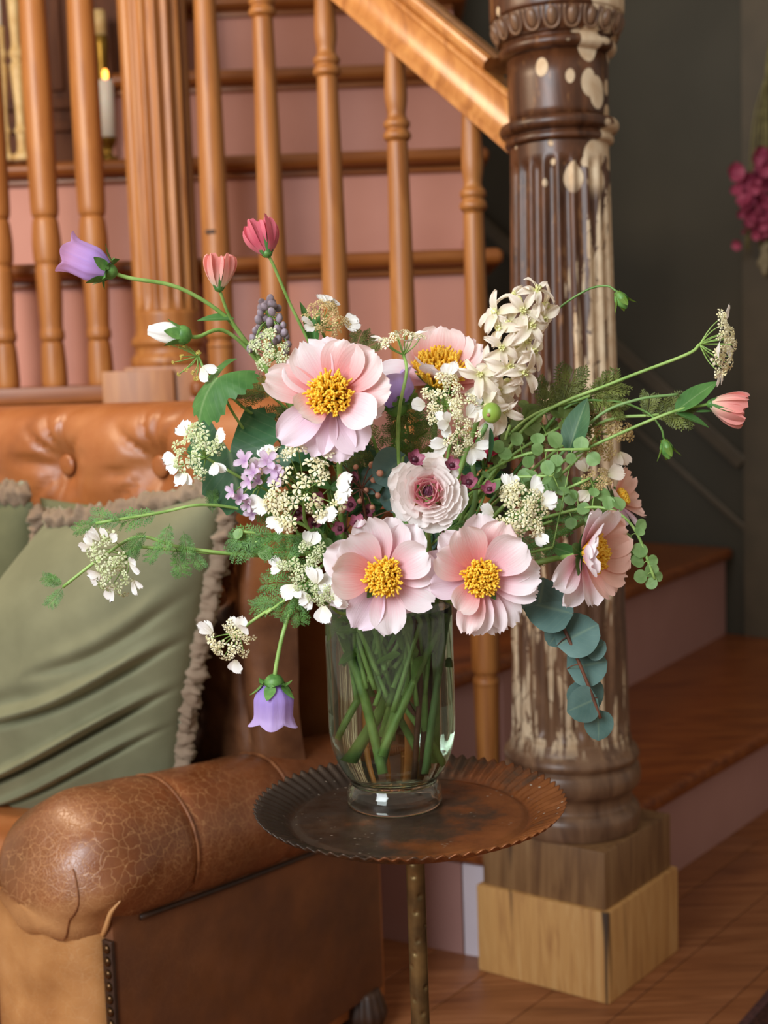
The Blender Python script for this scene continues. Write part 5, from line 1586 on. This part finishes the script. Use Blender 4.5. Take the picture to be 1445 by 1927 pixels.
fern('olive feathery sprig in front of the peeling post', [(900, 900, 1.09), (990, 790, 1.07), (1110, 745, 1.05)],
     [(1040, 770, 1.06, .9, .7, 78), (1060, 765, 1.06, .2, 1, 70), (1080, 755, 1.055, 1, .1, 80), (1020, 785, 1.065, .4, 1, 66), (1110, 745, 1.05, .9, .55, 66), (1060, 770, 1.06, 1, -.5, 60), (1130, 745, 1.05, .8, -.4, 50)], FERNO, style='d', seed=6)
fern('thin feathery sprig right of the dry tan umbel against the dark wall', [(960, 920, 1.09), (1120, 800, 1.06), (1240, 780, 1.045)],
     [(1230, 785, 1.045, 1, .5, 60), (1240, 780, 1.045, .9, -.3, 56), (1215, 785, 1.045, .3, .9, 44)], FERNO, style='d', seed=7)
fern('dark feathery sprig between the upper left peony and the ranunculus', [(740, 960, 1.08), (720, 880, 1.07), (700, 820, 1.06)],
     [(720, 850, 1.06, -.5, .8, 72), (735, 830, 1.06, .3, 1, 70), (710, 870, 1.065, -1, .2, 76), (745, 860, 1.065, 1, .2, 66), (700, 830, 1.06, -.9, .6, 60), (760, 840, 1.06, .9, .5, 66), (690, 860, 1.07, -.8, -.5, 60)], FERNO, seed=8)
fern('dark feathery sprig behind the white umbel above the ranunculus', [(840, 980, 1.09), (830, 900, 1.075), (815, 800, 1.06)],
     [(820, 830, 1.065, -.6, .8, 70), (815, 800, 1.06, .2, 1, 66), (835, 850, 1.07, .9, .3, 70), (790, 830, 1.065, -1, .1, 70), (800, 790, 1.06, -.7, .6, 56), (850, 880, 1.075, .8, .5, 66)], FERN, seed=9)
fern('feathery sprig behind the two front peonies', [(800, 1100, 1.05), (790, 1040, 1.04), (810, 1000, 1.03)],
     [(810, 1020, 1.035, -.4, .9, 60), (820, 1020, 1.035, .5, .9, 60), (790, 1040, 1.04, -1, .2, 60), (830, 1050, 1.04, 1, .3, 60), (810, 1060, 1.04, .1, -1, 60), (780, 1010, 1.035, -.7, .7, 50)], FERN, seed=10)
fern('brown tinged feathery tips above the upper left peony', [(690, 820, 1.10), (672, 720, 1.09), (670, 650, 1.08)],
     [(670, 660, 1.08, .1, 1, 42), (675, 665, 1.08, .8, .7, 40), (668, 670, 1.08, -.8, .7, 36)], FERNO, style='d', seed=11)

fern('olive feathery filler right of the coral peony behind the green berry', [(860, 980, 1.09), (930, 880, 1.08), (960, 800, 1.075)],
     [(930, 870, 1.08, .6, .8, 76), (945, 850, 1.08, 1, .1, 76), (920, 880, 1.085, -.6, .8, 70), (960, 830, 1.075, .4, 1, 66), (900, 900, 1.085, 1, -.4, 76), (960, 880, 1.08, .9, -.6, 70), (980, 850, 1.075, 1, .4, 60)], FERNO, seed=12)
fern('green feathery filler between the right front peony and the sideways one', [(880, 1060, 1.08), (960, 1010, 1.06), (1040, 980, 1.05)],
     [(970, 1000, 1.06, .7, .7, 72), (1000, 990, 1.055, 1, 0, 76), (980, 1010, 1.06, .8, -.6, 66), (1040, 980, 1.05, 1, .3, 60), (950, 1020, 1.06, .2, 1, 60), (1020, 990, 1.055, .3, -1, 56)], FERN, seed=13)
fern('feathery filler behind the large cream umbel and lilac flowers', [(660, 1040, 1.09), (560, 940, 1.08), (500, 850, 1.07)],
     [(540, 910, 1.075, -1, .1, 80), (520, 880, 1.07, -.7, .7, 76), (560, 930, 1.08, -.5, -.9, 76), (590, 900, 1.08, .2, 1, 80), (610, 930, 1.08, .8, .5, 76), (500, 850, 1.07, -.4, .9, 60), (640, 900, 1.085, .5, .9, 70)], FERN, seed=14)

def leafsprig(label, path, leaves, mat, kind='round', name='leafy_sprig', stemmat=STEM, r=0.0012, cat='foliage', group=None, seed=1):
    rnd = random.Random(seed)
    pts = [P(*q) for q in path]
    root = flower(name, pts[-1], label, cat, group)
    stem_to(root, pts[-1], pts[:-1], r, stemmat)
    sp = catmull(pts, 10)
    tw = MB()
    meshes = {}
    for k, (x, y, Y, s, *rest) in enumerate(leaves):
        key = k % 4
        c = P(x, y, Y)
        base = min(sp, key=lambda q: (q - c).length)
        d = c - base
        if d.length < 1e-3: d = D(rnd.uniform(-1, 1), rnd.uniform(-1, 1), 0)
        d = (d.normalized() + CR * rnd.uniform(-.35, .35) + CU * rnd.uniform(-.35, .35)).normalized()
        if key not in meshes:
            if kind == 'round': me = leaf_mesh('leaf', 0.02, 0.0175 + 0.001 * key, 0.12, 0.2, 0.5, 0.6, 6, 9, 0.02, key)
            elif kind == 'euc': me = leaf_mesh('leaf', 0.02, 0.0205, 0.10, 0.12, 0.42, 0.62, 8, 10, 0.015, key)
            elif kind == 'heart': me = leaf_mesh('leaf', 0.02, 0.0165, 0.25, 0.35, 0.36, 0.7, 8, 10, 0.03, key)
            else: me = leaf_mesh('leaf', 0.02, 0.0085, 0.25, 0.35, 0.42, 1, 6, 10, 0.02, key)
            me.materials.append(mat)
            meshes[key] = me
        sz = s * PX
        M = frame(c - d * sz * 0.5, D(rnd.uniform(-.45, .45), rnd.uniform(-.2, .6), 0.9), d, scale=sz / 0.02)
        put('leaf', meshes[key], M, root)
        if (c - base).length > 0.004:
            tw.tube([base, base.lerp(c - d * sz * 0.5, 0.5) + V(0, 0, 0.001), c - d * sz * 0.5], [0.0006, 0.0004], 4, 3, False)
    if tw.v: obj('leaf_stalks', tw, stemmat, root)
    return root
# pale round seed-leaf sprigs (right)
def spread(pts, n, w, seed, s0, s1, Y=1.04):
    rnd = random.Random(seed)
    out = []
    for k in range(n):
        t = (k + rnd.random()) / n * (len(pts) - 1)
        i = min(int(t), len(pts) - 2)
        x = pts[i][0] + (pts[i + 1][0] - pts[i][0]) * (t - i); y = pts[i][1] + (pts[i + 1][1] - pts[i][1]) * (t - i)
        out.append((x + rnd.uniform(-w, w), y + rnd.uniform(-w, w), Y + rnd.uniform(-.015, .015), rnd.uniform(s0, s1)))
    return out
leafsprig('pale green round leaved sprig reaching right below the deep green leaf', [(890, 930, 1.06), (930, 880, 1.045), (1010, 850, 1.03), (1110, 845, 1.02)],
          [(973, 826, 1.03, 28), (960, 850, 1.03, 28), (938, 840, 1.035, 26), (1012, 824, 1.03, 26), (1017, 848, 1.02, 26), (1050, 828, 1.02, 34), (1090, 840, 1.02, 30), (1048, 865, 1.03, 24), (985, 858, 1.03, 22), (1075, 862, 1.02, 22), (1110, 858, 1.03, 28), (995, 868, 1.03, 24), (1030, 880, 1.03, 30)], PENNY, seed=1, group='pale round leaved sprigs')
leafsprig('olive round leaved sprig climbing in front of the flutes', [(880, 900, 1.09), (950, 830, 1.08), (1020, 770, 1.075)],
          [(970, 800, 1.075, 28), (1000, 775, 1.075, 36), (1035, 765, 1.07, 26), (985, 760, 1.08, 22), (1040, 800, 1.07, 26), (1000, 800, 1.075, 30), (955, 825, 1.08, 26), (1025, 745, 1.07, 20)], PENNYD, seed=2, group='pale round leaved sprigs')
leafsprig('olive round leaved tangle between the cream spray and the dry tan umbel', [(900, 940, 1.08), (960, 860, 1.065), (1060, 800, 1.06)], spread([(940, 870), (1000, 800), (1090, 790)], 24, 34, 22, 22, 34, 1.065), PENNYD, seed=22, group='pale round leaved sprigs')
leafsprig('pale round leaved tangle above the sideways peony', [(920, 1000, 1.07), (1000, 950, 1.05), (1110, 900, 1.04)], spread([(970, 930), (1060, 900), (1120, 960)], 20, 30, 23, 22, 32, 1.05), PENNY, seed=23, group='pale round leaved sprigs')
leafsprig('pale green sprig of slender leaves above the right front peony', [(860, 960, 1.06), (930, 905, 1.04), (1040, 895, 1.025)],
          [(935, 907, 1.03, 30), (962, 900, 1.03, 30), (1000, 893, 1.03, 26), (1035, 900, 1.02, 28), (1050, 880, 1.03, 26), (1020, 920, 1.03, 26), (980, 918, 1.035, 26), (1060, 925, 1.03, 26), (915, 890, 1.04, 24)], PENNY, 'lance', seed=3, group='pale round leaved sprigs')
leafsprig('round leaved sprig drooping at the far right over the stair tread', [(930, 1010, 1.08), (1040, 970, 1.05), (1130, 955, 1.03), (1190, 990, 1.02), (1232, 1090, 1.01)],
          [(1145, 950, 1.03, 26), (1174, 948, 1.02, 30), (1055, 955, 1.04, 24), (1093, 960, 1.04, 26), (1207, 988, 1.02, 26), (1200, 1005, 1.02, 22), (1207, 1028, 1.01, 30), (1174, 1016, 1.02, 32), (1170, 1045, 1.02, 28), (1198, 1060, 1.015, 28), (1205, 1085, 1.01, 26), (1228, 1075, 1.01, 28), (1226, 1098, 1.01, 24), (1240, 1085, 1.012, 20), (1225, 1055, 1.015, 22), (1160, 1065, 1.02, 26), (1185, 1040, 1.02, 24), (1110, 975, 1.04, 22), (1075, 985, 1.04, 24), (1040, 945, 1.04, 24), (1080, 930, 1.04, 22), (1118, 925, 1.04, 22)], PENNY, seed=4, group='pale round leaved sprigs')
leafsprig('olive leafy sprig under the slender leaved one', [(900, 1000, 1.09), (1000, 960, 1.07), (1080, 930, 1.06)], spread([(930, 985), (1080, 930)], 16, 28, 5, 22, 34, 1.07), PENNYD, 'lance', seed=5)
leafsprig('blue green eucalyptus sprig trailing down the front of the post', [(930, 1080, 1.05), (1010, 1090, 1.03), (1050, 1160, 1.015), (1095, 1260, 1.005), (1130, 1352, 1.0)],
          [(1016, 1108, 1.03, 80), (1036, 1152, 1.02, 94), (1086, 1192, 1.01, 88), (1098, 1246, 1.003, 80), (1112, 1292, 1.0, 74), (1094, 1326, 1.0, 66), (1134, 1358, 0.998, 58), (1050, 1180, 1.03, 50), (1118, 1225, 1.02, 44)], EUC, 'euc', name='eucalyptus_sprig', seed=6, r=0.0014, stemmat=STEMB)
leafsprig('eucalyptus leaves behind the ranunculus', [(760, 990, 1.06), (755, 920, 1.05), (758, 860, 1.04)], [(752, 875, 1.03, 78), (700, 900, 1.06, 60), (735, 940, 1.05, 52), (800, 1010, 1.05, 60)], EUC, 'euc', name='eucalyptus_sprig', seed=7)
leafsprig('small leaved sprig below the lilac pink flowers at the left', [(620, 1040, 1.06), (540, 1010, 1.03), (450, 1000, 1.02)], [(450, 1005, 1.02, 22), (485, 1018, 1.02, 24), (500, 1040, 1.02, 30), (467, 1030, 1.02, 22), (520, 1005, 1.02, 20), (590, 1000, 1.03, 26), (610, 1020, 1.03, 22), (555, 1030, 1.02, 22)], PENNY, seed=8)
leafsprig('green leafy filler behind the large cream umbel', [(680, 1040, 1.08), (600, 940, 1.07), (540, 870, 1.06)], spread([(640, 1000), (520, 850)], 26, 46, 9, 34, 56, 1.065), LEAFM, 'lance', seed=9)
leafsprig('green leafy filler between the ranunculus and the upper left peony', [(720, 1040, 1.09), (690, 930, 1.08), (680, 850, 1.075)], spread([(700, 1010), (660, 860)], 24, 42, 10, 32, 56, 1.08), LEAFD, 'lance', seed=10)
leafsprig('deep green leafy filler right of the ranunculus', [(830, 1060, 1.08), (900, 960, 1.08), (930, 850, 1.08)], spread([(880, 1000), (930, 840)], 24, 40, 11, 30, 52, 1.085), LEAFD, 'lance', seed=11)
leafsprig('deep green leafy filler behind the two front peonies', [(800, 1120, 1.06), (800, 1040, 1.05), (860, 990, 1.05)], spread([(700, 1040), (980, 1040)], 26, 36, 12, 34, 58, 1.06), LEAFD, 'heart', seed=12)
leafsprig('olive leafy filler below the coral peony', [(800, 1000, 1.10), (780, 880, 1.09), (760, 770, 1.085)], spread([(790, 880), (750, 740)], 22, 36, 13, 28, 48, 1.09), LEAFY, 'lance', seed=13)
leafsprig('leafy tuft low in the bouquet right behind the vase rim', [(800, 1130, 1.07), (860, 1070, 1.06), (960, 1060, 1.05)], spread([(840, 1120), (1000, 1020)], 18, 30, 14, 28, 44, 1.06), LEAFM, 'lance', seed=14)
leafsprig('leafy sprig showing right of the upper left peony', [(700, 960, 1.10), (690, 800, 1.09), (715, 690, 1.08)], spread([(640, 860), (560, 800)], 18, 34, 15, 28, 46, 1.09), LEAFM, 'lance', seed=15)
leafsprig('slim leaf pair left of the sideways peony', [(930, 1060, 1.05), (1000, 1040, 1.03), (1040, 1030, 1.02)], [(1055, 1030, 1.01, 62), (1090, 790, 1.05, 30)], LEAFM, 'lance', seed=16)

# big lobed leaves
def bigleaf(label, p, Y, R, n, d, mat, via, seed=0, lobes=5, droop=0.4):
    c = P(*p, Y)
    root = flower('broad_leaf', c, label, 'leaf', 'broad green leaves')
    me = lobed_mesh('leaf_blade', R * PX, seed, lobes, droop)
    put('leaf_blade', me, frame(c, D(*n), D(*d)), root, mat)
    stem_to(root, c, via, 0.0012, STEM)
bigleaf('broad mid green lobed leaf hanging at the left above the white umbel', (408, 712), 1.03, 78, (-0.45, 0.55, 0.7), (-0.6, -0.8, 0.1), LEAFM, [P(590, 960, 1.08), P(500, 860, 1.07), P(440, 780, 1.05)], 1, 3, 0.5)
bigleaf('deep green broad leaf behind the lilac pink flowers', (432, 850), 1.05, 118, (-0.3, 0.2, 0.95), (0.25, -0.97, 0), LEAFD, [P(620, 980, 1.09), P(520, 860, 1.08)], 2, 3, 0.25)
bigleaf('deep green leaf peeking below the upper left peony', (540, 835), 1.05, 60, (0, 0.4, 0.9), (0.9, -0.1, 0), LEAFD, [P(660, 960, 1.09), P(580, 870, 1.07)], 3, 3, 0.3)
bigleaf('deep green leaf in shadow above the left front peony', (690, 880), 1.07, 62, (0.1, 0.3, 0.9), (0.6, -0.8, 0), LEAFD, [P(720, 1040, 1.09), P(700, 950, 1.08)], 4, 3, 0.3)

# leaf scraps and twigs under water
root = thing('twig', (VX + 0.02, VY, VZ + 0.03), 'thick reddish brown twig standing in the vase water', 'twig')
m = MB(); m.tube([V(VX + 0.020, VY - 0.006, VZ + 0.034), V(VX + 0.024, VY - 0.004, VZ + 0.09), V(VX + 0.027, VY + 0.002, VZ + 0.15), V(VX + 0.032, VY + 0.006, VZ + 0.19), P(860, 1040, 1.08)], [0.0036, 0.0032, 0.0026, 0.0016], 8, 6); obj('stem', m, STEMB, root)
m = MB(); m.tube([V(VX + 0.023, VY - 0.004, VZ + 0.075), V(VX + 0.012, VY - 0.002, VZ + 0.090), V(VX + 0.004, VY + 0.006, VZ + 0.12), V(VX - 0.004, VY + 0.01, VZ + 0.17)], [0.0016, 0.0018, 0.0014], 7, 5); obj('side_shoot', m, STEMB, root)
leafsprig_leg = random.Random(3)
root = thing('leafy_shoot', (VX, VY, VZ + 0.1), 'leafy green stem tops crowded under the water line', 'foliage')
for k in range(26):
    a, q = k * 2.4, sqrt((k + 1) / 26)
    c = Vector((VX + 0.040 * q * cos(a), VY + 0.036 * q * sin(a), VZ + leafsprig_leg.uniform(0.125, 0.182)))
    me = leaf_mesh('leaf', 0.022, 0.008, 0.3, 0.7, 0.4, 1, 5, 8, 0.03, k) if k < 4 else bpy.data.meshes['leaf_under%d' % (k % 4)]
    if k < 4: me.name = 'leaf_under%d' % k
    put('leaf', me, frame(c, Vector((leafsprig_leg.uniform(-1, 1), -0.6, leafsprig_leg.uniform(-.2, 1))), Vector((leafsprig_leg.uniform(-1, 1), leafsprig_leg.uniform(-.3, .3), leafsprig_leg.uniform(-1, .4)))), root, LEAFY)
m = MB(); m.tube([V(VX, VY + .004, VZ + 0.06), V(VX + 0.002, VY, VZ + 0.12), V(VX, VY - .004, VZ + 0.185)], 0.002, 7, 5); obj('stem', m, STEM, root)
# ---------------------------------------------------------------- dried bunch on the wall, flowers up the stair
DRY = plain('dried_stem', '6A6238', '8A8250', 0.7, 60)
DPINK = plain('dried_pink_blossom', 'A03A5A', 'C05A78', 0.6, 60)
DPALE = plain('dried_pale_tip', '8A7E60', 'A2987A', 0.7, 60)
wp0 = wall_pt(1425, 250) + WALLN * 0.05
root = thing('dried_bunch', wp0, 'bunch of dried pink larkspur hanging head down on the dark wall at the right edge', 'flower')
yw = wp0.y
rk = random.Random(12)
dbm = merge_petals(5, 0.030, 0.028, 0.5, 0.2, 710).mesh('blossom'); dbm.materials.append(DPINK)
for k in range(9):
    x0, x1 = 1446 + rk.uniform(-6, 8), 1425 + rk.uniform(-22, 40)
    m = MB(); m.tube([P(1452, 60, yw), P(x0, 140, yw + rk.uniform(-.03, .03)), P((x0 + x1) / 2 - 6, 240, yw), P(x1, 470, yw)], 0.0024, 5, 4); obj('dried_stem', m, DRY, root)
for k in range(64):
    x, y = 1428 + rk.gauss(0, 18), 285 + 175 * rk.random() ** 0.9
    M = frame(P(x, y, yw - rk.uniform(0, 0.06)), D(rk.uniform(-1, 1), rk.uniform(-1, .5), 0.8), roll=rk.uniform(0, 6), scale=rk.uniform(0.5, 1.0) * (1.1 - 0.5 * (y - 285) / 175))
    put('blossom', dbm, M, root)
m = MB()
for k in range(10):
    m.ell(P(1436 + rk.uniform(-5, 8), 465 + 5 * k, yw - 0.02), 0.009, 0.009, 0.013, 6, 5)
obj('dry_tip', m, DPALE, root)
root = thing('pink_blossom', P(424, -2, 3.22), 'pale pink blossom on the upper stair at the top edge', 'flower')
for k in range(9):
    put('petal', petal_mesh('petal', 0.045, 0.04, 0.6 + 0.05 * k, 0.4, 0.5, 0.1, 0.03, 820 + k), frame(P(424, -4, 3.22), D(0, .3, 1), roll=k * 2.4), root, PETW)
m = MB(); m.tube([P(424, -6, 3.23), P(440, -30, 3.27)], 0.003, 6, 3); obj('stem', m, STEM, root)
# dark rug, only its corner in view
m = MB()
c0, c1 = PZ(1410, 1927, 0), PZ(1452, 1878, 0)
dr = (c1 - c0).normalized(); nr = Vector((dr.y, -dr.x, 0))
poly = [c0 - dr * 0.7, c1 + dr * 0.25, c1 + dr * 0.25 + nr * 0.5, c0 - dr * 0.7 + nr * 0.5]
m.prism([(p.x, p.y) for p in poly], 0.0005, 0.008)
rug = thing('rug', (c0 + c1) / 2 + nr * 0.2, 'dark brown rug of which only the corner shows at the lower right', 'rug')
obj('pile', m, plain('dark_rug_pile', '2A1812', '44281E', 0.9, 120, 0.2, 0, 0.3), rug, smooth=False)
m = MB(); m.box((poly[0] + poly[1]) / 2 + V(0, 0, 0.005), (poly[1] - poly[0]) / 2, nr * 0.006, (0, 0, 0.0055), 0.002); obj('bound_edge', m, plain('rug_binding', '3A1E1C', '52302C', 0.8, 90), rug)
